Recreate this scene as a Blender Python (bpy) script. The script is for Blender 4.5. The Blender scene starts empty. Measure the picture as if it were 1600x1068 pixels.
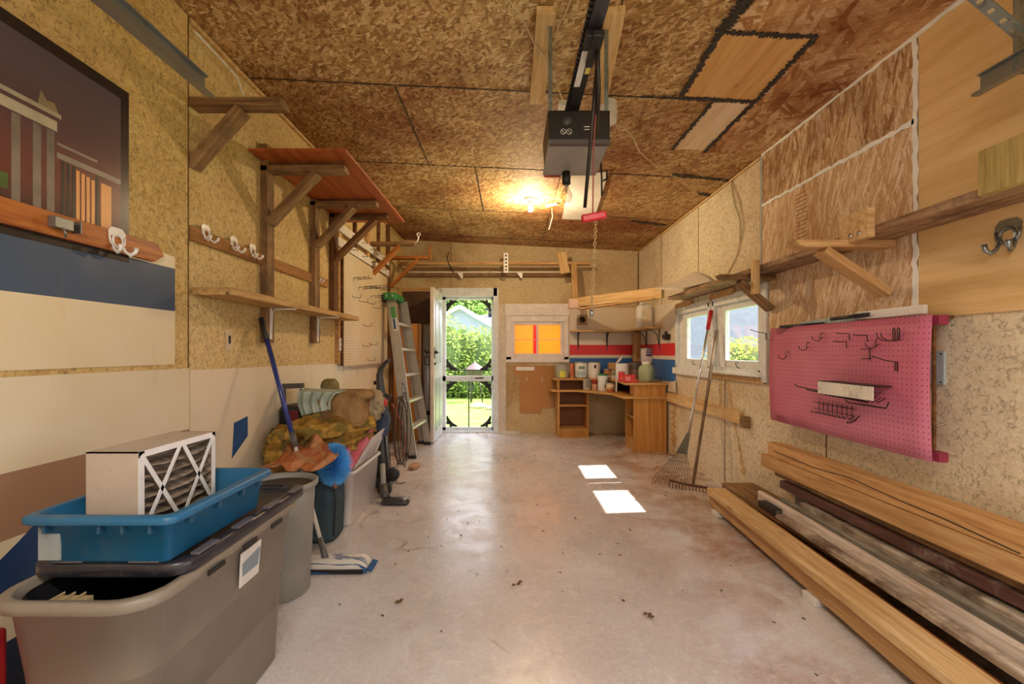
import bpy, bmesh, math, random
from mathutils import Vector, Matrix, noise
random.seed(7)
C = bpy.context.scene.collection
SC = bpy.context.scene
# ------------------------------------------------------------------ camera, sky, sun, exposure
F, CX, CY, EYE = 711.0, 797.0, 549.0, 1.21
cam_d = bpy.data.cameras.new('camera'); cam = bpy.data.objects.new('camera', cam_d); C.objects.link(cam)
cam.location = (0, 0, EYE); cam.rotation_euler = (math.pi/2, 0, 0)
cam_d.sensor_width = 36; cam_d.lens = F*36/1600; cam_d.shift_x = 3/1600; cam_d.shift_y = 15/1600
cam_d.clip_start = 0.02; cam_d.clip_end = 300
SC.camera = cam
SC.view_settings.view_transform = 'Standard'; SC.view_settings.look = 'None'
SC.view_settings.exposure = 1.12; SC.view_settings.gamma = 1; SC.view_settings.use_curve_mapping = False
wd = bpy.data.worlds.new('sky'); SC.world = wd; wd.use_nodes = True
wn = wd.node_tree; bg = wn.nodes['Background']
sky = wn.nodes.new('ShaderNodeTexSky'); sky.sky_type = 'HOSEK_WILKIE'
sky.sun_direction = Vector((1.07, .1, 1.35)).normalized(); sky.turbidity = 4; sky.ground_albedo = .4
mixw = wn.nodes.new('ShaderNodeMix'); mixw.data_type = 'RGBA'; mixw.inputs[0].default_value = .55
wn.links.new(sky.outputs[0], mixw.inputs[6]); mixw.inputs[7].default_value = (1.0, 1.0, 1.06, 1)
wn.links.new(mixw.outputs[2], bg.inputs[0]); bg.inputs[1].default_value = 3.2
sun_d = bpy.data.lights.new('sun', 'SUN'); sun_d.energy = 6.5; sun_d.angle = math.radians(.6); sun_d.color = (1, .95, .86)
sun = bpy.data.objects.new('sun', sun_d); C.objects.link(sun)
sun.rotation_euler = Vector((1.07, .1, 1.35)).to_track_quat('Z', 'Y').to_euler(); sun.location = (8, 4, 9)
BULB_W, FILL_TUBE_W = 28.0, 36.0
PORTALS = [((-.61, 6.95, 1.05), (.8, 2.0), 'y'), ((.41, 6.95, 1.39), (.7, .45), 'y'),
           ((2.05, 3.77, 1.36), (.6, .45), 'x'), ((2.05, 4.68, 1.36), (.55, .45), 'x'), ((2.05, .35, 1.5), (1.9, 1.1), 'x')]  # last portal belongs to the added window beside the camera
for i, (p, s, ax) in enumerate(PORTALS):
    l = bpy.data.lights.new('daylight_portal', 'AREA'); l.shape = 'RECTANGLE'; l.size, l.size_y = s; l.cycles.is_portal = True
    o = bpy.data.objects.new('daylight_portal', l); C.objects.link(o); o.location = p
    d = Vector((0, 1, 0)) if ax == 'y' else Vector((1, 0, 0))
    o.rotation_euler = d.to_track_quat('Z', 'Y' if ax == 'x' else 'X').to_euler()
    if ax == 'y': o.rotation_euler = (math.radians(-90), 0, 0); l.size, l.size_y = s
SC.cycles.max_bounces = 10; SC.cycles.diffuse_bounces = 6; SC.cycles.transparent_max_bounces = 16
SC.cycles.caustics_reflective = False; SC.cycles.caustics_refractive = False
SC.cycles.sample_clamp_indirect = 6.0
SC.cycles.use_denoising = True
# ------------------------------------------------------------------ projection of measured points onto real planes
def s_x(px, X): return (px-CX)/X
def onX(px, py, X):
    s = (px-CX)/X; return Vector((X, F/s, EYE-(py-CY)/s))
def onY(px, py, Y):
    s = F/Y; return Vector(((px-CX)/s, Y, EYE-(py-CY)/s))
def onZ(px, py, Z):
    s = (py-CY)/(EYE-Z); return Vector(((px-CX)/s, F/s, Z))
CA, CB = 2.7926, .0484                     # ceiling height  Z = CA - CB*X
def ceilz(X): return CA-CB*X
def onC(px, py, off=0.0):
    dx, dz = (px-CX)/F, -(py-CY)/F
    Y = (CA-off-EYE)/(dz+CB*dx); return Vector((dx*Y, Y, EYE+dz*Y))
# ------------------------------------------------------------------ mesh builder
class MB:
    def __init__(s): s.v = []; s.f = []; s.m = []; s.sm = []
    def add(s, vs, fs, mi=0, smooth=False, M=None):
        b = len(s.v)
        s.v += [(M @ Vector(v)) if M is not None else Vector(v) for v in vs]
        for f in fs: s.f.append([b+i for i in f]); s.m.append(mi); s.sm.append(smooth)
        return s
    def box(s, c, d, mi=0, M=None):
        x, y, z = c; a, b, h = d[0]/2, d[1]/2, d[2]/2
        vs = [(x+i*a, y+j*b, z+k*h) for i in (-1, 1) for j in (-1, 1) for k in (-1, 1)]
        return s.add(vs, [(0,1,3,2),(4,6,7,5),(0,4,5,1),(2,3,7,6),(0,2,6,4),(1,5,7,3)], mi, False, M)
    def bb(s, x0, x1, y0, y1, z0, z1, mi=0, M=None):
        return s.box(((x0+x1)/2, (y0+y1)/2, (z0+z1)/2), (abs(x1-x0), abs(y1-y0), abs(z1-z0)), mi, M)
    def bar(s, p0, p1, w, h, up=(0,0,1), mi=0, o=(0,0)):
        p0, p1 = Vector(p0), Vector(p1); x = (p1-p0); L = x.length; x.normalize()
        y = Vector(up).cross(x); y.normalize(); z = x.cross(y)
        M = Matrix.Translation(p0) @ Matrix((x, y, z)).transposed().to_4x4()
        return s.box((L/2, o[0], o[1]), (L, w, h), mi, M)
    def prism(s, poly, vec, mi=0, M=None):
        n = len(poly); vec = Vector(vec)
        vs = [Vector(p) for p in poly]+[Vector(p)+vec for p in poly]
        fs = [tuple(range(n-1, -1, -1)), tuple(range(n, 2*n))]+[(i, (i+1) % n, n+(i+1) % n, n+i) for i in range(n)]
        return s.add(vs, fs, mi, False, M)
    def lathe(s, prof, c=(0,0,0), n=24, mi=0, M=None, smooth=True, sx=1, sy=1):
        vs = []; fs = []
        for r, z in prof:
            for k in range(n):
                a = 2*math.pi*k/n; vs.append((c[0]+r*sx*math.cos(a), c[1]+r*sy*math.sin(a), c[2]+z))
        for i in range(len(prof)-1):
            for k in range(n):
                k2 = (k+1) % n; fs.append((i*n+k, i*n+k2, (i+1)*n+k2, (i+1)*n+k))
        s.add(vs, fs, mi, smooth, M)
        if prof[0][0] > 1e-5: s.add([vs[k] for k in range(n)], [tuple(range(n-1, -1, -1))], mi, False, M)
        if prof[-1][0] > 1e-5: s.add([vs[(len(prof)-1)*n+k] for k in range(n)], [tuple(range(n))], mi, False, M)
        return s
    def tube(s, pts, r, n=8, mi=0, cap=True, M=None):
        pts = [Vector(p) for p in pts]; rs = r if isinstance(r, (list, tuple)) else [r]*len(pts)
        vs = []; fs = []; t0 = (pts[1]-pts[0]).normalized()
        a = t0.orthogonal().normalized()
        for i, p in enumerate(pts):
            t = ((pts[min(i+1, len(pts)-1)]-pts[max(i-1, 0)])).normalized()
            a = (a-t*a.dot(t)).normalized(); b = t.cross(a)
            for k in range(n):
                q = 2*math.pi*k/n; vs.append(p+(a*math.cos(q)+b*math.sin(q))*rs[i])
        for i in range(len(pts)-1):
            for k in range(n):
                k2 = (k+1) % n; fs.append((i*n+k, i*n+k2, (i+1)*n+k2, (i+1)*n+k))
        if cap: fs += [tuple(range(n-1, -1, -1)), tuple((len(pts)-1)*n+k for k in range(n))]
        return s.add(vs, fs, mi, True, M)
    def cyl(s, p0, p1, r, n=16, mi=0, M=None): return s.tube([p0, p1], r, n, mi, True, M)
    def grid(s, fn, nu, nv, th=0.0, mi=0, closed=False):
        vs = [Vector(fn(i/nu, j/nv)) for i in range(nu+1) for j in range(nv+1)]
        fs = [(i*(nv+1)+j, (i+1)*(nv+1)+j, (i+1)*(nv+1)+j+1, i*(nv+1)+j+1) for i in range(nu) for j in range(nv)]
        return s.add(vs, fs, mi, True)
def mesh_of(mb, name, mats):
    me = bpy.data.meshes.new(name); me.from_pydata([tuple(v) for v in mb.v], [], mb.f)
    for m in (mats if isinstance(mats, (list, tuple)) else [mats]): me.materials.append(m)
    for p, mi, sm in zip(me.polygons, mb.m, mb.sm): p.material_index = mi; p.use_smooth = sm
    me.update(); return me
WM = {}
def props(o, label=None, cat=None, group=None, kind=None):
    if label: o['label'] = label
    if cat: o['category'] = cat
    if group: o['group'] = group
    if kind: o['kind'] = kind
    return o
def link(o, parent, M):
    C.objects.link(o); WM[o.name] = M
    if parent is not None:
        o.parent = parent; o.matrix_basis = WM[parent.name].inverted() @ M
    else: o.matrix_basis = M
    return o
def thing(name, label, cat, loc=(0,0,0), group=None, M=None):
    o = bpy.data.objects.new(name, None); o.empty_display_size = .05
    link(o, None, M if M is not None else Matrix.Translation(Vector(loc)))
    return props(o, label, cat, group)
def mk(name, mb, mats, parent=None, M=None, bevel=0, solid=0, sub=0, label=None, cat=None, group=None, kind=None):
    """one object; without M the mesh is in world coordinates and gets its origin at its own base"""
    if M is None:
        xs = [v.x for v in mb.v]; ys = [v.y for v in mb.v]; zs = [v.z for v in mb.v]
        c = Vector(((min(xs)+max(xs))/2, (min(ys)+max(ys))/2, min(zs)))
        mb.v = [v-c for v in mb.v]; M = Matrix.Translation(c)
    o = bpy.data.objects.new(name, mesh_of(mb, name, mats)); link(o, parent, M)
    if solid:
        md = o.modifiers.new('solid', 'SOLIDIFY'); md.thickness = solid; md.offset = 0
    if bevel:
        md = o.modifiers.new('bevel', 'BEVEL'); md.width = bevel; md.segments = 2; md.limit_method = 'ANGLE'; md.angle_limit = math.radians(35)
    if sub:
        md = o.modifiers.new('sub', 'SUBSURF'); md.levels = sub; md.render_levels = sub
    return props(o, label, cat, group, kind)
def struct(name, mb, mats, **k): return mk(name, mb, mats, kind='structure', **k)
def frame(p0, p1, up=(0,0,1)):
    p0, p1 = Vector(p0), Vector(p1); x = (p1-p0); L = x.length; x.normalize()
    y = Vector(up).cross(x); y.normalize(); z = x.cross(y)
    return Matrix.Translation(p0) @ Matrix((x, y, z)).transposed().to_4x4(), L
def beam(name, p0, p1, w, h, mat, parent=None, up=(0,0,1), bevel=.003, off=(0,0), **k):
    """timber whose grain runs along its own x axis; p0-p1 is its centre line"""
    M, L = frame(p0, p1, up); mb = MB().box((L/2, off[0], off[1]), (L, w, h))
    return mk(name, mb, mat, parent, M, bevel=bevel, **k)
def copy_tree(o, M, label=None, group=None, parent=None):
    c = o.copy(); C.objects.link(c)
    base = WM[o.name]; WM[c.name] = M
    if parent is None: c.parent = None; c.matrix_basis = M
    else: c.parent = parent; c.matrix_basis = WM[parent.name].inverted() @ M
    if label: c['label'] = label
    if group: c['group'] = group
    for ch in [x for x in bpy.data.objects if x.parent == o]:
        copy_tree(ch, M @ base.inverted() @ WM[ch.name], parent=c)
    return c
def text_mesh(txt, size, M, depth=.0006):
    cu = bpy.data.curves.new('lettering', 'FONT'); cu.body = txt; cu.size = size; cu.extrude = depth/2; cu.align_x = 'CENTER'; cu.align_y = 'CENTER'
    t = bpy.data.objects.new('lettering', cu); C.objects.link(t)
    bpy.context.view_layer.update()
    me = bpy.data.meshes.new_from_object(t.evaluated_get(bpy.context.evaluated_depsgraph_get()))
    mb = MB(); mb.add([M @ v.co for v in me.vertices], [tuple(p.vertices) for p in me.polygons])
    bpy.data.objects.remove(t); bpy.data.meshes.remove(me); return mb
# ------------------------------------------------------------------ materials
def hx(h, g=1.0):
    h = h.lstrip('#'); r = [int(h[i:i+2], 16)/255 for i in (0, 2, 4)]
    return tuple(g*(c/12.92 if c <= .04045 else ((c+.055)/1.055)**2.4) for c in r)+(1,)
class NT:
    def __init__(s, name):
        s.mat = bpy.data.materials.new(name); s.mat.use_nodes = True; s.t = s.mat.node_tree
        s.b = s.t.nodes['Principled BSDF']; s.out = s.t.nodes['Material Output']
    def n(s, typ, ins=None, **pr):
        nd = s.t.nodes.new(typ)
        for k, v in pr.items(): setattr(nd, k, v)
        for k, v in (ins or {}).items(): s.set(nd.inputs[k], v)
        return nd
    def set(s, sock, v):
        if isinstance(v, bpy.types.NodeSocket): s.t.links.new(v, sock)
        else: sock.default_value = v
    def pos(s): return s.n('ShaderNodeNewGeometry').outputs['Position']
    def obj(s, rnd=True):
        v = s.n('ShaderNodeTexCoord').outputs['Object']
        if not rnd: return v
        r = s.n('ShaderNodeObjectInfo').outputs['Random']
        r = s.math('MULTIPLY', r, 37.0)
        c = s.n('ShaderNodeCombineXYZ', {0: r, 1: r, 2: r}).outputs[0]
        return s.n('ShaderNodeVectorMath', {0: v, 1: c}, operation='ADD').outputs[0]
    def map(s, v, scale=(1,1,1), rot=(0,0,0), loc=(0,0,0)):
        return s.n('ShaderNodeMapping', {'Vector': v, 'Scale': scale, 'Rotation': rot, 'Location': loc}).outputs[0]
    def noise(s, v, scale=5, det=3, rough=.55, dist=0):
        return s.n('ShaderNodeTexNoise', {'Vector': v, 'Scale': scale, 'Detail': det, 'Roughness': rough, 'Distortion': dist}).outputs[0]
    def noisec(s, v, scale=5, det=3):
        return s.n('ShaderNodeTexNoise', {'Vector': v, 'Scale': scale, 'Detail': det}).outputs[1]
    def vor(s, v, scale=5, feature='F1', rnd=1.0):
        return s.n('ShaderNodeTexVoronoi', {'Vector': v, 'Scale': scale, 'Randomness': rnd}, feature=feature)
    def math(s, op, a, b=0.0, clamp=False):
        return s.n('ShaderNodeMath', {0: a, 1: b}, operation=op, use_clamp=clamp).outputs[0]
    def ramp(s, f, stops, interp='LINEAR'):
        nd = s.n('ShaderNodeValToRGB', {0: f}); e = nd.color_ramp; e.interpolation = interp
        while len(e.elements) < len(stops): e.elements.new(.5)
        for el, (p, c) in zip(e.elements, stops): el.position = p; el.color = c if not isinstance(c, str) else hx(c)
        return nd.outputs[0]
    def rng(s, f, a, b, c=0.0, d=1.0):
        return s.n('ShaderNodeMapRange', {0: f, 1: a, 2: b, 3: c, 4: d}).outputs[0]
    def mix(s, f, a, b, mode='MIX'):
        nd = s.n('ShaderNodeMix', data_type='RGBA', blend_type=mode); s.set(nd.inputs[0], f)
        for i, v in ((6, a), (7, b)): s.set(nd.inputs[i], hx(v) if isinstance(v, str) else v)
        return nd.outputs[2]
    def warp(s, v, scale, amt):
        c = s.noisec(v, scale, 2)
        c = s.n('ShaderNodeVectorMath', {0: c, 1: (.5, .5, .5)}, operation='SUBTRACT').outputs[0]
        c = s.n('ShaderNodeVectorMath', {0: c, 'Scale': amt}, operation='SCALE').outputs[0]
        return s.n('ShaderNodeVectorMath', {0: v, 1: c}, operation='ADD').outputs[0]
    def bump(s, h, st=.3, dist=.01):
        s.set(s.b.inputs['Normal'], s.n('ShaderNodeBump', {'Height': h, 'Strength': st, 'Distance': dist}).outputs[0])
    def fin(s, col, rough=.6, metal=0.0, spec=.5):
        s.set(s.b.inputs['Base Color'], hx(col) if isinstance(col, str) else col); s.set(s.b.inputs['Roughness'], rough)
        s.b.inputs['Metallic'].default_value = metal; s.b.inputs['Specular IOR Level'].default_value = spec
        return s.mat
_P = {}
def plain(hexc, rough=.5, metal=0.0, var=.12, spec=.5, grime=None):
    key = (hexc, rough, metal, var, grime)
    if key in _P: return _P[key]
    t = NT('paint_'+hexc.strip('#')); v = t.obj()
    n = t.noise(v, 9, 4); c = hx(hexc)
    dk = tuple(x*(1-var) for x in c[:3])+(1,); lt = tuple(min(1, x*(1+var*.6)) for x in c[:3])+(1,)
    col = t.ramp(n, [(.3, dk), (.7, lt)])
    if grime:
        g = t.rng(t.noise(v, 22, 5, .7), .55, .72); col = t.mix(g, col, grime)
    t.bump(t.noise(v, 60, 2), .05, .002)
    _P[key] = t.fin(col, rough, metal, spec); return _P[key]
def wood(name, base, dark, light=None, knots=.6, axis='x', grain=1.0, rough=.7, dirt=None, dirt_amt=.5, spec=.3):
    t = NT(name); v = t.obj()
    sc = {'x': (1.3, 22, 22), 'y': (22, 1.3, 22), 'z': (22, 22, 1.3)}[axis]
    k3 = {'x': (2.2, 9, 9), 'y': (9, 2.2, 9), 'z': (9, 9, 2.2)}[axis]
    w = t.warp(v, 3, .03)
    n = t.noise(t.map(w, sc), 1.6*grain, 4, .6, .4)
    fine = t.noise(t.map(v, tuple(q*5 for q in sc)), 1.5, 2)
    f = t.math('ADD', t.math('MULTIPLY', n, .75), t.math('MULTIPLY', fine, .25))
    light = light or base
    col = t.ramp(f, [(.3, dark), (.5, base), (.72, light)])
    if knots:
        d = t.vor(t.map(v, k3), 1.0).outputs['Distance']
        k = t.rng(d, .05, .16, knots, 0); col = t.mix(k, col, dark)
        k = t.rng(d, .03, .06, knots, 0); col = t.mix(k, col, '3a2212')
    if dirt:
        g = t.rng(t.noise(v, 5, 5, .7), .62-dirt_amt*.3, .75-dirt_amt*.2); col = t.mix(g, col, dirt)
    t.bump(f, .25, .004)
    return t.fin(col, rough, 0, spec)
def flakes(name, ramp, size=.05, ratio=2.6, plane='z', stain=None, stain_rng=(.45, .7), stain_sc=.9, rough=.75, along=None, seed=0, streak=.5, stain_f=.8):
    """strand board: two crossed layers of elongated chips, each chip its own shade"""
    t = NT(name); p = t.pos(); p = t.map(p, loc=(seed*3.1, seed*1.7, seed*.9)); w = t.warp(p, 7, .012)
    ax = {'z': 2, 'x': 0, 'y': 1}[plane]; cols = []
    for i, ang in enumerate(along or (.5, -.7, 1.7)):
        r = [0, 0, 0]; r[ax] = ang
        m = t.map(t.map(w, rot=tuple(r)), scale=tuple([(1/(size*ratio), 1/size, 1/size), (1/size, 1/(size*ratio), 1/size), (1/size, 1/(size*ratio), 1/size)][{'z': 0, 'x': 1, 'y': 1}[plane]]) if plane != 'y' else (1/(size*ratio), 1/size, 1/size), loc=(i*7.7, i*3.3, 0))
        vv = t.vor(m, 1.0); cols.append((vv.outputs['Color'], m))
    def ch(c, k): return t.n('ShaderNodeSeparateColor', {0: c}).outputs[k]
    a = ch(cols[0][0], 0)
    for j in range(1, len(cols)):
        sel = t.math('GREATER_THAN', ch(cols[j][0], 1), .55)
        a = t.n('ShaderNodeMix', {0: sel, 2: a, 3: ch(cols[j][0], 0)}, data_type='FLOAT').outputs[0]
    st = t.rng(t.noise(t.map(cols[0][1], (.5, 5, 3)), 1.3, 5, .7), .25, .75)
    a = t.math('ADD', t.math('MULTIPLY', a, 1-streak), t.math('MULTIPLY', st, streak))
    col = t.ramp(a, ramp)
    fine = t.noise(p, 70, 4, .7); col = t.mix(t.rng(fine, .25, .6, .4, 0), col, ramp[0][1]); col = t.mix(t.rng(t.noise(p, 130, 3, .7), .58, .75, 0, .45), col, ramp[-1][1])
    if stain:
        s1 = t.noise(t.warp(p, 2, .5), stain_sc, 5, .62); s2 = t.math('MULTIPLY', t.rng(s1, *stain_rng), stain_f)
        col = t.mix(s2, col, t.mix(1.0, col, stain, 'MULTIPLY'))
    t.bump(a, .35, .006)
    return t.fin(col, rough, 0, .3)
def wafer(name, base, light, fleck='4a3a1c', fleck_amt=.55, stain=None, seed=0, scale=1.0):
    """old fine chip board: pale ground, short curved dark flecks, soft patches"""
    t = NT(name); p = t.map(t.pos(), loc=(seed*2.3, seed*1.1, seed*.7)); w = t.warp(p, 30*scale, .035)
    e = t.vor(w, 48*scale, 'DISTANCE_TO_EDGE').outputs['Distance']
    line = t.rng(e, .0, .16, 1, 0)
    gate = t.rng(t.noise(p, 34*scale, 4, .7), .49, .57)
    e2 = t.rng(t.noise(t.warp(p, 30, .05), 75*scale, 3, .75), .62, .7)
    chips = t.n('ShaderNodeSeparateColor', {0: t.vor(w, 70*scale).outputs['Color']}).outputs[0]
    col = t.ramp(t.math('ADD', t.math('MULTIPLY', chips, .45), t.math('MULTIPLY', t.noise(p, 5, 5, .7), .55)), [(.2, base), (.8, light)])
    col = t.mix(t.rng(t.noise(p, .9, 4), .4, .65), col, t.mix(.5, col, light))
    m = t.math('MULTIPLY', t.math('MULTIPLY', line, gate), fleck_amt)
    col = t.mix(m, col, fleck); col = t.mix(t.math('MULTIPLY', e2, fleck_amt*.9), col, fleck)
    if stain:
        s = t.rng(t.noise(t.warp(p, 1.5, .7), .8, 5, .6), .5, .68, 0, .6); col = t.mix(s, col, stain, 'MULTIPLY')
    t.bump(chips, .15, .003)
    return t.fin(col, .7, 0, .3)
# ------------------------------------------------------------------ shared materials
m_wafer_l = wafer('fine_chipboard_left', 'b8985c', 'd8bc80', '5a4420', .62, 'b08c58', 1)
m_wafer_l2 = wafer('fine_chipboard_left_far', 'c2a468', 'dcc48e', '5a4424', .60, 'c09c64', 2)
m_wafer_r = wafer('fine_chipboard_right', 'd2c09c', 'e8dcc2', '5c4c34', .55, 'd0b48c', 3)
m_wafer_b = wafer('fine_chipboard_back', 'bea67a', 'd6c29c', '6a5230', .4, 'b89866', 4)
m_ceil = flakes('strand_board_ceiling', [(.22, '6a4424'), (.40, 'a87e4a'), (.56, 'cca468'), (.74, 'f2dcac')], .017, 2.6, 'z', 'a8683e', (.42, .64), .9, seed=1, along=(.3, -.5, 1.6, .9), streak=.62)
m_osb_r = flakes('strand_board_right_wall', [(.15, 'b88c5c'), (.40, 'd2ae88'), (.58, 'e2c8a8'), (.85, 'f6e8d4')], .016, 6, 'x', 'd0b090', (.5, .72), 1.1, seed=5, along=(1.45, 1.75, 1.2))
m_osb_r2 = flakes('strand_board_right_wall_upper', [(.15, '8c6038'), (.40, 'c09868'), (.58, 'd8b890'), (.85, 'f4e4cc')], .02, 6, 'x', '94683f', (.48, .66), 2.0, seed=9, along=(1.5, 1.8, 1.3))
m_osb_c2 = flakes('strand_board_ceiling_patch', [(.2, '9a6438'), (.42, 'c49460'), (.6, 'dab482'), (.85, 'f4dcb8')], .03, 5, 'z', 'a87850', (.5, .7), 1.4, seed=12)
m_ply = wood('pale_plywood', 'dfbb84', 'cfa668', 'e8cb98', .1, 'y', .35)
m_plyc = wood('ceiling_plywood', 'd8aa68', 'c08e50', 'e2bc80', .4, 'y', .5)
m_pine = wood('pine_timber', 'c09664', '98703e', 'dabb8a', .8)
m_pine_lt = wood('pale_pine_timber', 'd0ac78', 'ac8452', 'e6cca0', .8)
m_old = wood('old_grey_brown_timber', '8a6844', '5c3e24', 'b09068', .7, dirt='6a5238', dirt_amt=.5)
m_dark = wood('dark_brown_timber', '6a4426', '402614', '8c623c', .7)
m_orange = wood('orange_brown_timber', 'a8662e', '74401a', 'c48446', .6)
m_weath = wood('weathered_whitish_timber', 'b8a894', '6e5c4a', 'e0d6c8', .5, dirt='6c584a', dirt_amt=.55, grain=1.4)
m_weathg = wood('weathered_grey_timber', '8e8678', '5a5248', 'aea698', .3, dirt='5a5046', dirt_amt=.4, grain=1.4)
m_white = plain('e2ddd6', .45, grime='b0a594')
m_white2 = plain('ece8e4', .4)
m_steel = plain('9aa2a6', .32, .9, .15)
m_galv = plain('8f9690', .4, .8, .25, grime='5a5048')
m_black = plain('1c1a1a', .45)
m_blackm = plain('2c2828', .4)
m_chrome = plain('d8d6d2', .2, .9)
m_dkmetal = plain('3a3230', .45, .6)
m_caulk = plain('f0f0ee', .7)
m_tar = wafer('black_tar', '2a2624', '3c3634', '8a8078', .3, None, 7, 2)
# ------------------------------------------------------------------ room shell
XL, XR, YB, YF = -1.6, 1.914, 6.77, -1.05
def concrete():
    t = NT('stained_concrete_floor'); p = t.pos()
    n1 = t.noise(p, 1.1, 6, .6, .3); n2 = t.noise(t.warp(p, 3, .4), 4.5, 6, .7)
    col = t.ramp(n1, [(.3, 'bab4b2'), (.5, 'cdc8c8'), (.7, 'e0dee0')])
    col = t.mix(t.rng(n2, .52, .75, 0, .55), col, 'a3928a')
    pk = t.rng(t.noise(p, .8, 4, .6), .46, .62, 0, .35); col = t.mix(pk, col, 'd0bab2')
    # rust-brown earth along the right hand side where the timber lies
    x = t.n('ShaderNodeSeparateXYZ', {0: p}).outputs
    edge = t.rng(x[0], .55, 1.3); spot = t.rng(t.noise(t.warp(p, 2.5, .5), 1.7, 6, .66), .42, .6)
    col = t.mix(t.math('MULTIPLY', t.math('MULTIPLY', edge, spot), .85), col, '96643e')
    lt = t.rng(t.noise(t.warp(p, 6, .15), 2.2, 7, .75), .55, .72, 0, .6); col = t.mix(lt, col, 'e2dcd4')
    lf = t.math('MULTIPLY', t.rng(x[0], -1.1, .2, 1, 0), t.rng(t.noise(p, 1.6, 5, .6), .4, .62)); col = t.mix(t.math('MULTIPLY', lf, .6), col, 'd2d2d8')
    e = t.vor(t.warp(p, 1.2, .9), .55, 'DISTANCE_TO_EDGE').outputs['Distance']
    cr = t.math('MULTIPLY', t.rng(e, 0, .006, 1, 0), t.rng(t.noise(p, 2, 2), .5, .6)); col = t.mix(t.math('MULTIPLY', cr, .7), col, '7a6450')
    sp = t.rng(t.noise(p, 95, 3, .8), .68, .74); col = t.mix(t.math('MULTIPLY', sp, .7), col, '6e5c4c')
    t.bump(t.noise(p, 45, 5, .7), .12, .004)
    rg = t.rng(n2, .3, .7, .16, .38)
    gr = t.rng(t.noise(p, 60, 5, .8), .42, .62, 0, .28); col = t.mix(gr, col, '988a80'); gw = t.rng(t.noise(t.map(p, loc=(4, 2, 0)), 38, 6, .8), .52, .66, 0, .5); col = t.mix(gw, col, 'e6e2e0')
    return t.fin(col, rg, 0, .55)
m_floor = concrete()
struct('floor', MB().bb(XL-.1, XR+.1, YF-.1, YB+.16, -.12, 0), m_floor)
# side walls, back wall with door and window openings
mb = MB(); h0, h1 = ceilz(XL), ceilz(XR)
struct('wall_left', MB().bb(XL-.14, XL, YF, YB, 0, h0+.02), m_wafer_l2)
WY = [(3.47, 4.07), (4.43, 4.93)]; WZ0, WZ1 = 1.03, 1.69
mb = MB(); o0, o1, oz0, oz1 = 3.44, 5.20, 1.05, 1.68
mb.bb(XR, XR+.14, YF, -.6, 0, h1+.05); mb.bb(XR, XR+.14, 1.3, o0, 0, h1+.05); mb.bb(XR, XR+.14, -.6, 1.3, 0, .95); mb.bb(XR, XR+.14, -.6, 1.3, 2.05, h1+.05); mb.bb(XR, XR+.14, o1, YB, 0, h1+.05)
mb.bb(XR, XR+.14, o0, o1, 0, oz0); mb.bb(XR, XR+.14, o0, o1, oz1, h1+.05)
struct('wall_right', mb, m_wafer_r)
mb = MB(); dx0, dx1, dz = -1.03, -.19, 2.13; wx0, wx1, wz0, wz1 = .02, .80, 1.13, 1.66
def bw(x0, x1, z0, z1): mb.bb(x0, x1, YB, YB+.14, z0, z1)
bw(XL-.14, dx0, 0, 2.9); bw(dx0, dx1, dz, 2.9); bw(dx1, wx0, 0, 2.9); bw(wx0, wx1, 0, wz0); bw(wx0, wx1, wz1, 2.9); bw(wx1, XR+.14, 0, 2.9)
struct('wall_back', mb, m_wafer_b)
rj = random.Random(3)
def ragged(p0, p1, w, th, n, up, name, mat, jit=.35):
    """run of smeared filler along a joint, uneven width"""
    p0, p1 = Vector(p0), Vector(p1); d = (p1-p0).normalized(); sd = Vector(up).cross(d).normalized(); up = Vector(up).normalized(); a = []; b = []
    for i in range(n+1):
        q = p0.lerp(p1, i/n); a.append(q+sd*w*(.5+rj.uniform(-jit, jit)*.8)); b.append(q-sd*w*(.5+rj.uniform(-jit, jit)*.8))
    vs = a+b+[v+up*th for v in a+b]; m = n+1; fs = []
    for i in range(n):
        fs += [(i, i+1, m+i+1, m+i), (2*m+i, 3*m+i, 3*m+i+1, 2*m+i+1), (i, 2*m+i, 2*m+i+1, i+1), (m+i, m+i+1, 3*m+i+1, 3*m+i)]
    fs += [(0, m, 3*m, 2*m), (n, 2*m+n, 3*m+n, m+n)]
    mk(name, MB().add(vs, fs), mat, kind='structure')
# ceiling of strand board sheets with open joints, dark deck above
mb = MB(); rows = [-1.06, .32, 1.54, 2.76, 3.94, 5.16, 6.38, 6.77]; js = [[.9], [-.3], [.5], [1.2], [-.70, 1.70], [.45], [-.7, 1.7], [.4]]
for i in range(len(rows)-1):
    xs = [XL]+js[i+1][:]+[XR]
    if i == 3: xs = [XL, -.70, 1.72, XR]
    for a, b in zip(xs, xs[1:]):
        y0, y1 = rows[i]+.005, rows[i+1]-.005; a2, b2 = a+.004, b-.004
        mb.prism([(a2, y0, ceilz(a2)), (b2, y0, ceilz(b2)), (b2, y1, ceilz(b2)), (a2, y1, ceilz(a2))], (0, 0, .014))
struct('ceiling', mb, m_ceil)
struct('ceiling_deck', MB().prism([(XL-.14, YF, ceilz(XL-.14)+.02), (XR+.14, YF, ceilz(XR+.14)+.02), (XR+.14, YB+.14, ceilz(XR+.14)+.02), (XL-.14, YB+.14, ceilz(XL-.14)+.02)], (0, 0, .1)), plain('2a1c12', .9))
for k_, yy in enumerate((1.54, 2.76, 3.94, 5.16, 6.38)): ragged((XL+.02, yy, ceilz(XL)-.001), (XR-.02, yy, ceilz(XR)-.001), .008, .002, 160, (CB, 0, -1), 'ceiling_joint', m_tar, .8)
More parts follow.
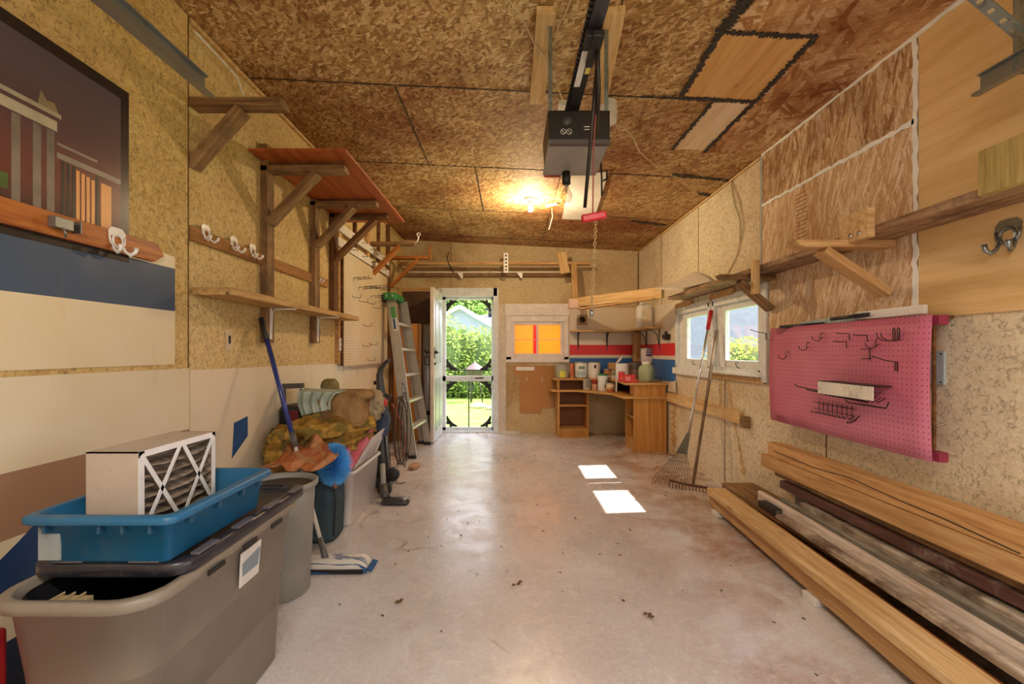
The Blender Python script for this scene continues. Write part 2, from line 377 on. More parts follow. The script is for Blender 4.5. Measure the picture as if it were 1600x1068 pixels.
for xx, ya, yb in ((-.70, 2.76, 3.94), (-.30, 3.94, 5.16), (.5, 1.0, 2.76), (.45, 5.16, 6.38)): ragged((xx, ya, ceilz(xx)-.001), (xx, yb, ceilz(xx)-.001), .006, .002, 60, (CB, 0, -1), 'ceiling_joint', m_tar, .8)
# closed garage door behind the camera
mb = MB(); mb.bb(XL-.14, -1.05, YF-.14, YF, 0, 2.95); mb.bb(1.72, XR+.14, YF-.14, YF, 0, 2.95); mb.bb(-1.05, 1.72, YF-.14, YF, 2.15, 2.95)
struct('wall_front', mb, m_wafer_l)
mb = MB()
for k in range(4):
    z0 = k*.535; mb.bb(-1.05, 1.72, YF-.05, YF-.01, z0+.003, z0+.532)
    for q in range(4): mb.bb(-1.0+q*.69, -.42+q*.69, YF-.012, YF-.004, z0+.08, z0+.45)
struct('door_2', mb, m_white2, bevel=.004)
# large panels fixed over the walls
def slabX(name, poly, X, th, mat, **k):   # polygon of (Y,Z) on a side wall, th towards the room is negative for the right wall
    mb = MB().prism([(X, y, z) for y, z in poly], (th, 0, 0)); return struct(name, mb, mat, **k)
slabX('wall_left_panel', [(YF, .0), (2.24, .0), (2.24, 2.86), (YF, 2.86)], XL, .016, m_wafer_l)
def ol(px, X=XL): return F*X/(px-CX)
slabX('wall_right_panel', [(2.15, 1.36), (3.43, 1.36), (3.43, 2.30), (2.15, 2.28)], XR, -.012, m_osb_r)
slabX('wall_right_panel', [(2.15, 2.30), (3.43, 2.32), (3.43, 2.695), (2.15, 2.695)], XR, -.012, m_osb_r2)
slabX('wall_right_panel', [(1.3, 1.365), (2.12, 1.365), (2.12, 2.695), (YF, 2.695), (YF, 2.05), (1.3, 2.05)], XR, -.012, m_ply)
X1 = XR-.012
ragged((X1, 2.135, 1.36), (X1, 2.135, 2.69), .026, .004, 40, (-1, 0, 0), 'trim_1', m_caulk)
ragged((X1, 2.14, 2.29), (X1, 3.43, 2.31), .022, .004, 40, (-1, 0, 0), 'trim_2', m_caulk)
ragged((XR-.014, -.9, 2.692), (XR-.014, 3.43, 2.692), .026, .006, 90, (-1, 0, 0), 'trim_3', m_caulk)
ragged((X1+.004, 3.445, 1.72), (X1+.004, 3.445, 2.69), .03, .006, 40, (-1, 0, 0), 'trim_4', plain('a8a6a0', .8))
struct('trim_5', MB().bar((XL+.012, 2.25, 2.85), (XL+.012, 6.76, 2.85), .024, .02), m_pine_lt, bevel=.002)
struct('trim_6', MB().bar((XR-.01, 3.46, 2.685), (XR-.01, 6.76, 2.685), .012, .02), m_pine_lt, bevel=.002)
struct('trim_7', MB().bb(XL, XL+.018, 2.236, 2.242, .0, 2.86), m_dark)
for yy in (4.62, 5.75): struct('trim_8', MB().bb(XR-.003, XR+.002, yy, yy+.006, 1.72 if yy < 5.2 else .0, 2.69), m_dark)
for yy in (2.75, 4.05): struct('trim_9', MB().bb(XR-.003, XR+.002, yy, yy+.006, 0, 1.05), m_dark)
# ceiling: big-strand sheet on the right, two plywood patches, black tar along their joints
def cpoly(pts, off, th, mat, name):
    top = [onC(*p, off=off) for p in pts]; struct(name, MB().prism(top, (0, 0, th)), mat)
cpoly([(1168, 0), (1497, -2), (1196, 242), (1100, 238), (1275, 57), (1127, 50)], .006, .006, m_osb_c2, 'ceiling_panel')
p0 = onC(1168, 0, .006); p1 = onC(1497, -2, .006)
struct('ceiling_panel', MB().prism([(p0.x, p0.y, ceilz(p0.x)-.006), (p1.x, p1.y, ceilz(p1.x)-.006), (p1.x, YF, ceilz(p1.x)-.006), (p0.x, YF, ceilz(p0.x)-.006)], (0, 0, .006)), m_osb_c2)
cpoly([(1127, 52), (1270, 59), (1180, 157), (1066, 150)], .008, .008, m_plyc, 'ceiling_patch')
cpoly([(1114, 161), (1172, 160), (1104, 235), (1054, 232)], .008, .008, wood('pale_stained_patch', 'e6cca4', 'b89468', 'f0e0c8', 0, 'y', .6), 'ceiling_patch')
def tar(a, b, w, n=80):
    p, q = onC(*a, off=.009), onC(*b, off=.009); ragged(p, q, w, .003, n, (CB, 0, -1), 'ceiling_tar', m_tar, .5)
tar((1175, -12), (1127, 50), .05); tar((1127, 50), (1064, 152), .03); tar((1125, 50), (1275, 58), .028); tar((1275, 57), (1180, 158), .03)
tar((1180, 158), (1100, 238), .028); tar((1062, 153), (1182, 159), .036); tar((1113, 160), (1050, 234), .022); tar((1000, 151), (1062, 153), .014)
tar((1050, 272), (1140, 283), .03); tar((1140, 283), (1195, 258), .02); tar((985, 345), (1040, 352), .05, 14); tar((1090, 302), (1120, 306), .04, 10)
# metal siding sheets: cream with blue / brown / red bands
def siding(name, bands, base='dccba6', rough=.32, axis_x=False):
    t = NT(name); p = t.pos(); x = t.n('ShaderNodeSeparateXYZ', {0: p}).outputs
    z = x[2]
    n = t.noise(p, 1.4, 3); col = t.ramp(n, [(.3, base), (.7, 'e2d6bc')])
    for z0, z1, c in bands:
        m = t.math('MULTIPLY', t.math('GREATER_THAN', z, z0), t.math('LESS_THAN', z, z1)); col = t.mix(m, col, c)
    g = t.math('MULTIPLY', t.rng(t.noise(t.map(p, (3, 3, .5)), 2.5, 5, .7), .6, .75), .3); col = t.mix(g, col, 'a07c4c')
    sp = t.rng(t.noise(p, 60, 3, .8), .74, .78); col = t.mix(t.math('MULTIPLY', sp, .6), col, '5a3c20')
    t.bump(t.noise(t.map(p, (.8, .8, .5)), 2.2, 2), .5, .05)
    return t.fin(col, rough, 0, .5)
m_sid1 = siding('cream_siding_upper', [(1.40, 1.60, '3e5068')], 'd8c498')
m_sid2 = siding('cream_siding_lower', [(.62, .83, 'a07c62'), (-.5, .30, '2a3448')], 'd6c6a2')
m_sid3 = siding('cream_siding_far', [(-.5, .45, 'b89066')], 'e0d0b4', .2)
m_sid4 = siding('striped_siding', [(1.16, 1.31, 'd4242c'), (.83, 1.115, '2a66b0')], 'd6cac0')
slabX('wall_left_siding', [(-.9, 1.15), (2.147, 1.15), (2.147, 1.655), (1.75, 1.675), (1.65, 1.665), (-.9, 1.66)], XL+.016, .003, m_sid1)
slabX('wall_left_siding', [(-.9, .0), (2.24, .0), (2.24, 1.128), (-.9, 1.135)], XL+.0165, .005, m_sid2)
slabX('wall_left_siding', [(2.26, .0), (5.8, .0), (5.8, 1.075), (4.2, 1.10), (2.26, 1.118)], XL, .010, m_sid3)
slabX('wall_left_siding_band', [(1.40, .56), (1.46, .60), (1.52, .645), (1.9, .66), (1.9, .45), (1.40, .40)], XL+.0215, .002, plain('22406e', .3))
slabX('wall_left_siding_band', [(2.60, .60), (2.755, .70), (2.755, .82), (2.62, .80)], XL+.010, .002, plain('2a5080', .3))
slabX('wall_right_siding', [(5.26, .86), (6.765, .83), (6.765, 1.86), (5.26, 1.78)], XR, -.006, m_sid4)
struct('wall_back_siding', MB().bb(.885, 1.906, YB-.006, YB, .83, 1.86), m_sid4)

# faint grade stamp on the lower strand board and brown water runs under the windows
q_ = MB()
for k in range(15): q_.bb(XR-.0128, XR-.0122, 2.93-(.012 if k % 3 else 0), 3.02+(.012 if k % 4 == 1 else 0), 2.24-k*.026, 2.247-k*.026)
struct('wall_right_stamp', q_, plain('9a6c4c', .8))
m_run = plain('c4a474', .8, var=.2)
ragged((XR-.0005, 4.02, 1.0), (XR-.0005, 3.72, .2), .035, .001, 40, (-1, 0, 0), 'wall_stain', m_run, .6)
ragged((XR-.0005, 4.13, 1.0), (XR-.0005, 4.10, .74), .05, .001, 20, (-1, 0, 0), 'wall_stain', m_run, .8)
ragged((XR-.0005, 5.3, .60), (XR-.0005, 5.32, .02), .10, .001, 30, (-1, 0, 0), 'wall_stain', m_run, .8)
# ------------------------------------------------------------------ glass
def glass_mat(name, tint, tr=.92, film=None):
    t = NT(name); nt = t.t
    tb = t.n('ShaderNodeBsdfTransparent', {0: tint if isinstance(tint, tuple) else hx(tint)}).outputs[0]
    gl = t.n('ShaderNodeBsdfGlossy', {'Roughness': .02}).outputs[0]
    sh = tb
    if film:
        tl = t.n('ShaderNodeBsdfTranslucent', {0: hx(film)}).outputs[0]
        sh = t.n('ShaderNodeMixShader', {0: .55, 1: tb, 2: tl}).outputs[0]
    lw = t.n('ShaderNodeLayerWeight', {0: .5}).outputs[1]; fr = t.math('ADD', t.math('MULTIPLY', t.math('POWER', lw, 4.0), .55), .03)
    s = t.n('ShaderNodeMixShader', {0: fr, 1: sh, 2: gl}).outputs[0]
    nt.links.new(s, t.out.inputs[0]); return t.mat
m_glass = glass_mat('window_glass', (.95, .96, .97, 1))
m_film = glass_mat('orange_film_glass', (1.0, .50, .10, 1), film='ffb048')
m_film2 = glass_mat('red_film_glass', (1.0, .08, .02, 1), film='ff2a10')
m_wframe = plain('e6dedc', .5, grime='c4b4a6')
m_wframe2 = plain('e0e2e0', .5, grime='b8a892')
# back window
w = MB(); Y0 = YB-.02
for (x0, x1, z0, z1) in [(-.06, .02, 1.09, 1.74), (.80, .87, 1.09, 1.74), (.02, .80, 1.655, 1.74), (-.07, .88, 1.05, 1.135)]: w.bb(x0, x1, Y0, YB+.02, z0, z1)
wroot = struct('window_1', w, m_wframe, bevel=.004)
f = MB(); 
for (x0, x1, z0, z1) in [(.02, .07, 1.135, 1.655), (.75, .80, 1.135, 1.655), (.07, .75, 1.135, 1.182), (.07, .75, 1.608, 1.655), (.392, .422, 1.182, 1.608)]: f.bb(x0, x1, YB+.01, YB+.06, z0, z1)
for (x0, x1) in [(.07, .392), (.422, .75)]: f.bb(x0, x1, YB+.025, YB+.045, 1.388, 1.396)
mk('window_sash', f, m_wframe, wroot, bevel=.003)
p = MB()
for (x0, x1) in [(.07, .345), (.422, .75)]:
    for (z0, z1) in [(1.182, 1.388), (1.396, 1.608)]: p.bb(x0, x1, YB+.034, YB+.037, z0, z1)
mk('window_pane', p, m_film, wroot)
p = MB()
for (z0, z1) in [(1.182, 1.388), (1.396, 1.608)]: p.bb(.345, .392, YB+.034, YB+.037, z0, z1)
mk('window_pane', p, m_film2, wroot)
mk('latch', MB().bar((.09, YB-.03, 1.63), (.13, YB-.03, 1.60), .01, .006).bar((.70, YB-.03, 1.63), (.735, YB-.03, 1.645), .01, .006), m_dkmetal, wroot)
struct('trim_10', MB().bb(-.07, .885, YB-.025, YB, 1.745, 1.92), m_wframe, bevel=.003)
struct('trim_10', MB().bb(-.17, -.06, YB-.022, YB, .005, 1.92), plain('d2c6b8', .6, grime='a8987e'), bevel=.003)
# side windows
def side_window(nm, y0, y1, g0, g1, z0, z1):
    X = XR
    r = MB(); t = .02
    for (a, b, c, d) in [(y0-.02, y0+.035, z0, z1), (y1-.035, y1+.02, z0, z1), (y0, y1, z1-.05, z1+.03), (y0, y1, z0-.03, z0+.02)]: r.bb(X-.022, X+.10, a, b, c, d)
    root = struct(nm, r, m_wframe2, bevel=.003)
    s = MB(); a, b = y0+.035, y1-.035
    for (p, q, c, d) in [(a, g0, z0+.02, z1-.05), (g1, b, z0+.02, z1-.05), (g0, g1, 1.575, z1-.05), (g0, g1, z0+.02, 1.135)]: s.bb(X+.01, X+.05, p, q, c, d)
    mk('window_sash', s, m_wframe2, root, bevel=.003)
    mk('window_pane', MB().bb(X+.028, X+.031, g0, g1, 1.135, 1.575), m_glass, root)
    ym = (g0+g1)/2
    mk('latch', MB().tube([(X-.005, ym, 1.12), (X-.03, ym+.01, 1.11), (X-.03, ym-.02, 1.08), (X-.01, ym-.03, 1.07)], .004, 6), m_dkmetal, root)
    return root
wa = side_window('window_2', 3.44, 4.27, 3.52, 4.07, 1.05, 1.68)
mk('sill', MB().bb(XR-.06, XR+.02, 3.40, 4.31, 1.015, 1.04), m_wframe2, wa, bevel=.004)
wb = side_window('window_3', 4.33, 5.20, 4.45, 4.95, 1.05, 1.68)
mk('sill', MB().bb(XR-.04, XR+.02, 4.29, 5.26, .96, 1.03), m_wframe2, wb, bevel=.004)
w4 = MB()  # unseen window added beside the camera to bring in more daylight
for (a_, b_, c_, d_) in [(-.66, -.6, .9, 2.1), (1.3, 1.36, .9, 2.1), (-.6, 1.3, 2.05, 2.1), (-.66, 1.36, .9, .95), (.33, .37, .95, 2.05)]: w4.bb(XR-.02, XR+.10, a_, b_, c_, d_)
w4 = struct('added_window', w4, m_wframe2, bevel=.003); mk('window_pane', MB().bb(XR+.03, XR+.033, -.6, 1.3, .95, 2.05), m_glass, w4)
struct('trim_11', MB().bb(XR-.02, XR, 3.40, 4.30, .965, 1.01), m_pine, bevel=.002)
struct('trim_11', MB().bb(XR-.03, XR, 3.35, 3.42, .98, 1.72), m_wframe2, bevel=.003)
for a, b in [(4.75, 5.20), (3.85, 4.3)]: struct('trim_12', MB().bb(XR-.03, XR, a, b, 1.695, 1.75), m_pine, bevel=.002)
# door frame, screen door with iron scrollwork, open inner door
m_dframe = plain('dfe5ea', .45, grime='c4beb8')
fr = MB()
for (x0, x1, z0, z1) in [(dx0-.06, dx0+.015, 0, 2.155), (dx1-.06, dx1+.02, 0, 2.155), (dx0, dx1, 2.03, 2.155)]: fr.bb(x0, x1, YB-.02, YB+.14, z0, z1)
fr.bb(dx0, dx1, YB+.01, YB+.14, -.01, .025)
dfr = struct('door_1', fr, m_dframe, bevel=.004)
for (x0, x1, z0, z1) in [(dx1+.002, dx1+.018, 0, 2.15)]: mk('door_trim', MB().bb(x0, x1, YB-.028, YB-.02, z0, z1), m_white2, dfr)
sd = MB(); a, b, Y = dx0+.015, dx1-.06, YB+.07
for (x0, x1, z0, z1) in [(a, a+.05, .03, 2.03), (b-.03, b, .03, 2.03), (a, b, 1.985, 2.03), (a, b, .03, .075), (a, b, .765, .845)]: sd.bb(x0, x1, Y, Y+.035, z0, z1)
mk('screen_door', sd, m_dframe, dfr, bevel=.003)
a += .05; b -= .03
def scroll(cx, cz, sx, sz, r=.17):
    """corner bracket of flat iron: a broad arc with a curled inner hook"""
    m = MB(); pts = []; up = []; dn = []
    def P(u, v): return (cx+sx*u, Y+.012, cz+sz*v)
    for i in range(13):
        q = i/12*math.pi/2; w_ = .010+.022*math.sin(math.pi*i/12)
        c_, s_ = math.cos(q), math.sin(q); up.append(P(r-(r-w_)*s_*.9-.0, r-(r-w_)*c_*.9)); dn.append(P(r-(r+w_)*s_*.9, r-(r+w_)*c_*.9))
    m.prism(up+dn[::-1], (0, .014, 0))
    for (u0, v0, u1, v1) in ((.045, .095, .012, .060), (.095, .045, .060, .012)):
        m.tube([P(u0, v0), P((u0+u1)/2-.004, (v0+v1)/2+.004), P(u1, v1), P(u1+.012, v1-.012), P(u1+.026, v1-.004)], [.017, .015, .014, .013, .016], 6)
    return m
for (cx, cz, sx, sz) in [(a, 1.985, 1, -1), (b, 1.985, -1, -1), (a, .93, 1, 1), (b, .93, -1, 1), (a, .765, 1, -1), (b, .765, -1, -1), (a, .075, 1, 1), (b, .075, -1, 1)]:
    mk('scroll_bracket', scroll(cx, cz, sx, sz), m_black, dfr)
g = MB().tube([(a, Y+.02, .93), (b, Y+.02, .93)], .009, 6); mk('iron_bar', g, m_black, dfr)
g = MB()
for k in range(6): g.tube([(a+(b-a)*(k+.5)/6, Y+.02, .845), (a+(b-a)*(k+.5)/6, Y+.02, .93)], .003, 5)
mk('iron_spindle', g, m_black, dfr)
mk('iron_bar', MB().tube([((a+b)/2, Y+.02, .075), ((a+b)/2, Y+.02, .765)], .011, 6), m_black, dfr)
mk('closer', MB().bb(b-.25, b-.12, Y-.008, Y, .805, .82), m_black, dfr)
# inner door leaf standing open into the room
dl = MB().bb(-1.05, -1.008, 5.98, 6.745, .01, 2.06)
lf = struct('door_3', dl, plain('d9cdbf', .45, grime='a89a88'), bevel=.003)
fp = MB().bb(-1.009, -1.003, 5.985, 6.74, .012, 2.058); mk('door_face', fp, plain('dfe3e2', .35), lf)
gl = MB()
for (y0, y1) in [(6.12, 6.33), (6.42, 6.63)]:
    for (z0, z1) in [(1.05, 1.92), (.15, .85)]: gl.bb(-1.004, -.997, y0, y1, z0, z1)
mk('door_panel', gl, plain('b9c2c6', .3), lf, bevel=.003)
hd = MB().cyl((-1.02, 6.03, 1.20), (-.965, 6.03, 1.20), .022, 12).tube([(-.965, 6.03, 1.20), (-.955, 6.10, 1.195)], .008, 8)
hd.cyl((-1.05, 6.03, 1.20), (-1.11, 6.03, 1.20), .012, 10).tube([(-1.10, 6.03, 1.20), (-1.115, 6.0, 1.20), (-1.12, 5.99, 1.24)], .009, 8)
hd.bb(-1.004, -.998, 6.01, 6.05, 1.12, 1.27).cyl((-1.004, 6.03, 1.05), (-.985, 6.03, 1.05), .018, 12)
mk('door_handle', hd, m_dkmetal, lf)
# back wall dressing
struct('wall_back_panel', MB().bb(XL, -1.08, YB-.012, YB, 1.62, 2.10), plain('5c4028', .6, var=.35, grime='3a3430'))
struct('trim_13', MB().bb(XL, -1.08, YB-.03, YB, 2.10, 2.155), m_pine)
struct('wall_back_strip', MB().bb(-.885, -.88, YB-.004, YB, 2.17, 2.83), m_dark)
struct('wall_back_strip', MB().bb(1.90, 1.912, YB-.012, YB, 1.86, 2.70), plain('6a5a44', .8))
struct('baseboard_back', MB().bb(-.17, .14, YB-.03, YB, 0, .035), m_white)
# ------------------------------------------------------------------ outdoors
m_grass = NT('lawn'); _p = m_grass.pos(); _c = m_grass.ramp(m_grass.noise(_p, 3, 6, .7), [(.3, '6c8a3c'), (.55, '8fae52'), (.75, 'a9c470')])
m_grass.bump(m_grass.noise(_p, 60, 3), .6, .03); m_grass = m_grass.fin(_c, .9, 0, .2)
m_soil = plain('a49a90', .9, var=.3)
gy = YB+.14
struct('lawn_ground', MB().bb(-30, 40, gy+.7, 60, -.26, -.12).bb(XR+.14, 40, -20, gy+.7, -.26, -.12).bb(-30, XL-.14, -20, gy+.7, -.26, -.12), m_grass)
struct('patio_ground', MB().bb(XL-.14, XR+.14, gy, gy+.7, -.2, -.06), plain('b8aca2', .9, var=.2))
struct('driveway_ground', MB().bb(XL-.14, XR+.14, -20, YF-.14, -.2, -.02), m_soil)
def leaf_mat(n, a, b, c):
    t = NT(n); q = t.noise(t.pos(), 4, 3); col = t.ramp(q, [(.3, a), (.5, b), (.7, c)]); t.fin(col, .6, 0, .3)
    tr = t.n('ShaderNodeBsdfTranslucent', {0: col}).outputs[0]; ms = t.n('ShaderNodeMixShader', {0: .3, 1: t.b.outputs[0], 2: tr}).outputs[0]
    t.t.links.new(ms, t.out.inputs[0]); return t.mat
m_leaf = leaf_mat('hedge_leaves', '5e7a34', '88a048', 'b6c468'); m_leaf2 = leaf_mat('tree_leaves', '6c9440', '94b858', 'bcd880')
m_leafy = leaf_mat('shrub_leaves', '7c9834', 'b4c44c', 'd8dc7c')
def foliage(blobs, n, size, seed):
    r = random.Random(seed); m = MB()
    tot = sum(b[3]*b[5] for b in blobs)
    for (x, y, z, rx, ry, rz) in blobs:
        k = int(n*rx*rz/tot)
        for _ in range(k):
            u = Vector((r.gauss(0, 1), r.gauss(0, 1), r.gauss(0, 1))).normalized()*(r.uniform(.75, 1.08))
            c = Vector((x+u.x*rx, y+u.y*ry, z+u.z*rz)); a = Vector((r.gauss(0, 1), r.gauss(0, 1), r.gauss(0, 1))).normalized(); b = a.orthogonal().normalized()
            s = size*r.uniform(.6, 1.3)
            m.add([c-a*s, c+b*s*.45, c+a*s, c-b*s*.45], [(0, 1, 2, 3)])
    return m
def core(blobs, k=.82):
    m = MB()
    for (x, y, z, rx, ry, rz) in blobs:
        m.lathe([(.001, -rz*k)]+[(rx*k*math.cos(q), rz*k*math.sin(q)) for q in [i*math.pi/8-math.pi/2 for i in range(1, 8)]]+[(.001, rz*k)], (x, y, z), 14, sy=ry/rx)
    return m
m_leafcore = plain('46582a', .9, var=.3)
def plant(name, label, cat, blobs, n, size, seed, mat, trunk=None, group=None):
    x, y = blobs[0][0], blobs[0][1]
    t = thing(name, label, cat, (x, y, -.12), group)
    mk('foliage', foliage(blobs, n, size, seed), mat, t); mk('inner_foliage', core(blobs), m_leafcore, t)
    if trunk: mk('trunk', MB().tube([(x, y, -.12), (x, y, blobs[0][2])], [trunk, trunk*.7], 8), m_dark, t)
    return t
rh = random.Random(11); hb = []
for k in range(12):
    x = -4.6+k*.55; hb.append((x, 13.6+rh.uniform(-.2, .3), .74+rh.uniform(-.1, .15), .62, .7, 1.25+rh.uniform(-.15, .12)))
    if k % 2 == 0: hb.append((x+.2, 13.4, .35, .6, .75, .7))
plant('hedge', 'dense green hedge across the lawn seen through the screen door', 'hedge', hb, 26000, .055, 4, m_leaf)
plant('tree', 'pale green leafy tree rising behind the house roof beyond the hedge', 'tree', [(-5.5, 42, 6.0, 3.2, 3, 4.5), (-4.2, 44, 5.5, 2.4, 3, 3.8)], 9000, .22, 5, m_leaf2, .25)
plant('tree', 'bright green tree right of the roof vent beyond the hedge', 'tree', [(.9, 40, 5.4, 2.1, 2.5, 3.6)], 5000, .2, 6, m_leaf2, .2)
# neighbour house beyond hedge
h = thing('house', 'pale grey house with a white trimmed gable behind the hedge', 'house', (-3.2, 30, -.12))
m_sidg = plain('8a90a8', .7); m_roofg = plain('84869a', .85, var=.2)
mk('wall', MB().bb(-8, 4, 31, 36, -.12, 2.9), m_sidg, h)
mk('roof', MB().prism([(-8.4, 30.6, 2.75), (-8.4, 33.5, 3.75), (-8.4, 33.5, 3.9), (-8.4, 30.5, 2.9)], (12.8, 0, 0)), m_roofg, h)
mk('gable_wall', MB().prism([(-5.6, 29.4, -.12), (-.9, 29.4, -.12), (-.9, 29.4, 2.6), (-3.25, 29.4, 3.95), (-5.6, 29.4, 2.6)], (0, 1.8, 0)), m_sidg, h)
for s in (-1, 1):
    M, L = frame((-3.25, 29.2, 4.1), (-3.25+s*2.8, 29.2, 2.5), (0, 1, 0)); mk('gable_board', MB().box((L/2, 0, 0), (L, .22, .25), 0, M), m_white2, h)
mk('roof_vent', MB().cyl((-1.4, 33, 3.7), (-1.4, 33, 4.3), .18, 12).bb(-1.75, -1.05, 32.8, 33.2, 4.2, 4.35), m_black, h)
# fire pit, rocks, birch trunk post
t = thing('fire_pit', 'dark metal fire pit with a lid on the far edge of the lawn', 'fire pit', (-.92, 11.6, -.12))
mk('bowl', MB().lathe([(.16, 0), (.22, .28), (.25, .31)], (-.92, 11.9, .42), 18), plain('4a3c38', .6), t)
mk('lid', MB().lathe([(.25, 0), (.19, .08), (.05, .17), (.02, .22)], (-.92, 11.9, .735), 18), plain('6e5c5c', .6), t)
for k in range(3): mk('leg', MB().tube([(-.92+.12*math.cos(k*2.1), 11.9+.12*math.sin(k*2.1), .44), (-.92+.2*math.cos(k*2.1), 11.9+.2*math.sin(k*2.1), -.12)], .015, 6), m_black, t)
mk('white_post', MB().cyl((-2.15, 12.0, -.12), (-2.15, 12.0, 1.35), .1, 12), m_white, label='whitish post beside the hedge seen at the left of the door', cat='post')
rr = random.Random(2)
for k, (x, y, s) in enumerate([(-.38, 10.5, .14), (-.75, 10.8, .16), (-.05, 10.9, .20), (.38, 10.6, .16)]):
    m = MB().lathe([(.001, 0), (s, .02), (s*.9, s*.5), (s*.4, s*.8), (.001, s*.85)], (x, y, -.13), 8, sx=rr.uniform(.8, 1.3))
    mk('garden_stone', m, plain('b8a898', .9, var=.3), label=['pale garden stone on the lawn, second from the left of the four', 'pale garden stone on the lawn, leftmost of the four', 'largest pale garden stone on the far lawn', 'rightmost pale garden stone on the far lawn'][k], cat='stone', group='garden stones edging the lawn')
# east neighbour seen through the side windows
h = thing('house', 'pale lavender white house with dark shingled gable east of the side windows', 'house', (8.5, 19, -.12))
mk('wall', MB().bb(5.0, 7.3, 17, 24, -.12, 1.66), plain('9a9ca4', .8), h)
mk('roof', MB().prism([(4.7, 16.8, 1.62), (4.7, 20.5, 4.4), (4.7, 20.5, 4.5), (4.7, 16.8, 1.74)], (2.75, 0, 0)), plain('4a5468', .9, var=.35), h)
mk('eave_board', MB().bar((4.7, 16.75, 1.68), (6.95, 16.75, 1.68), .06, .13).bar((6.95, 16.75, 1.66), (7.6, 16.75, 2.5), .06, .13), m_white2, h)
h = thing('shed', 'pale lavender outbuilding filling the upper part of the nearer side window', 'shed', (9, 14, -.12))
mk('wall', MB().bb(5.85, 12.5, 13, 16, -.12, 3.4), plain('8e92a8', .8), h)
mk('roof', MB().bb(5.6, 12.8, 12.7, 16.3, 3.4, 3.55), m_roofg, h)
for k, (x, y, z, s) in enumerate([(5.0, 9.6, .70, .88), (6.7, 11.3, .68, .85), (8.6, 12.1, .45, .6), (3.7, 7.6, .30, .45)]):
    plant('shrub', ['round yellow green shrub outside the nearer side window', 'yellow green shrub outside the windows, second from the far end', 'yellow green shrub farthest outside the side windows', 'small yellow green shrub nearest outside the side window'][k], 'shrub', [(x, y, z, s, s, s*.9)], 2600, .05, 20+k, m_leafy)
# ------------------------------------------------------------------ left wall
L0 = XL
# poster
t = thing('poster', 'large framed-look poster of a lit colonnade at night, black border', 'poster', (XL+.03, 1.4, 1.578))
px0 = XL+.017
mk('sheet', MB().bb(px0, px0+.004, .95, 1.885, 1.578, 2.279), plain('241e20', .25), t)
sun_t = NT('poster_picture'); _v = sun_t.pos(); _z = sun_t.n('ShaderNodeSeparateXYZ', {0: _v}).outputs[2]
_c = sun_t.ramp(sun_t.rng(_z, 1.66, 2.24), [(0, '3c2c2c'), (.2, '6c3c34'), (.4, '6c4440'), (.55, '5c4448'), (1, '544c56')])
m_pic = sun_t.fin(_c, .25)
mk('picture', MB().bb(px0+.004, px0+.0045, 1.0, 1.845, 1.655, 2.235), m_pic, t)
def pp(y0, y1, z0, z1, d=.0052): return (px0+.0045, px0+d, y0, y1, z0, z1)

cols = MB()
for y in (1.36, 1.44, 1.505, 1.55): cols.bb(*pp(y, y+.026, 1.69, 1.97))
mk('column', cols, plain('80746a', .3, var=.4), t)
mk('entablature', MB().bb(*pp(1.2, 1.585, 1.975, 2.01)).bb(*pp(1.2, 1.60, 2.025, 2.04)), plain('b0a692', .3, var=.35), t)
mk('statue', MB().prism([(px0+.0046, 1.52, 2.04), (px0+.0046, 1.59, 2.04), (px0+.0046, 1.575, 2.07), (px0+.0046, 1.55, 2.065), (px0+.0046, 1.53, 2.09)], (.0008, 0, 0)), plain('8c7a60', .3), t)
w = MB()
for k, y in enumerate((1.655, 1.675, 1.695, 1.715)): w.bb(*pp(y, y+.013, 1.69, 1.87-k*.004, .0056))
w.bb(*pp(1.755, 1.80, 1.69, 1.86, .0056)); mk('lit_arcade', w, plain('e0a060', .3), t)
w = MB()
for y in (1.60, 1.62, 1.64, 1.735): w.bb(*pp(y, y+.012, 1.69, 1.88))
mk('dark_arcade', w, plain('2c2624', .3), t)
mk('parapet', MB().bb(*pp(1.585, 1.845, 1.885, 1.905)).bb(*pp(1.585, 1.74, 1.93, 1.94)), plain('8c8078', .3), t)
mk('foliage_glow', MB().bb(*pp(1.40, 1.43, 1.72, 1.77)), plain('4c6030', .3, var=.4), t)
Mtx = Matrix.Translation(Vector((px0+.0045, 1.475, 1.622))) @ Matrix(((0, 0, 1), (1, 0, 0), (0, 1, 0))).to_4x4()
tm = text_mesh('CHT', .034, Mtx); mk('lettering', tm, plain('d8c8a0', .4), t)
# hook rails
def coat_hook(name, Y, Z, X, s, mat, parent, sgn=1):
    """white stamped double hook: plate with two holes, ring and two curled arms; sgn +1 sticks out to +X"""
    m = MB(); P = lambda y, z, x=.0: (X+sgn*x, Y+y*s, Z+z*s)
    poly = [P(-.032, .02), P(-.02, .034), P(.02, .034), P(.032, .02), P(.03, -.02), (P(-.03, -.02))]
    m.prism([P(-.032, .022), P(-.02, .036), P(.02, .036), P(.032, .022), P(.030, .008), P(-.030, .008)][::1], (sgn*.002, 0, 0)); m.tube([P(-.029, .01, .002), P(-.026, -.012, .003), P(-.016, -.024, .005)], .0035*s, 5); m.tube([P(.029, .01, .002), P(.026, -.012, .003), P(.016, -.024, .005)], .0035*s, 5)
    m.tube([P(.018*math.cos(q), -.005+.02*math.sin(q), .004) for q in [k*math.pi/8 for k in range(17)]], .0035*s, 6)
    for d in (-1, 1):
        m.tube([P(d*.018, -.015, .003), P(d*.02, -.035, .012), P(d*.024, -.046, .03), P(d*.028, -.036, .045), P(d*.03, -.022, .048)], [.004*s, .005*s, .006*s, .006*s, .007*s], 7)
    return mk(name, m, mat, parent)
t = thing('hook_rail', 'varnished brown board with hooks fixed across the bottom of the poster', 'hook rail', (XL+.03, 1.6, 1.62))
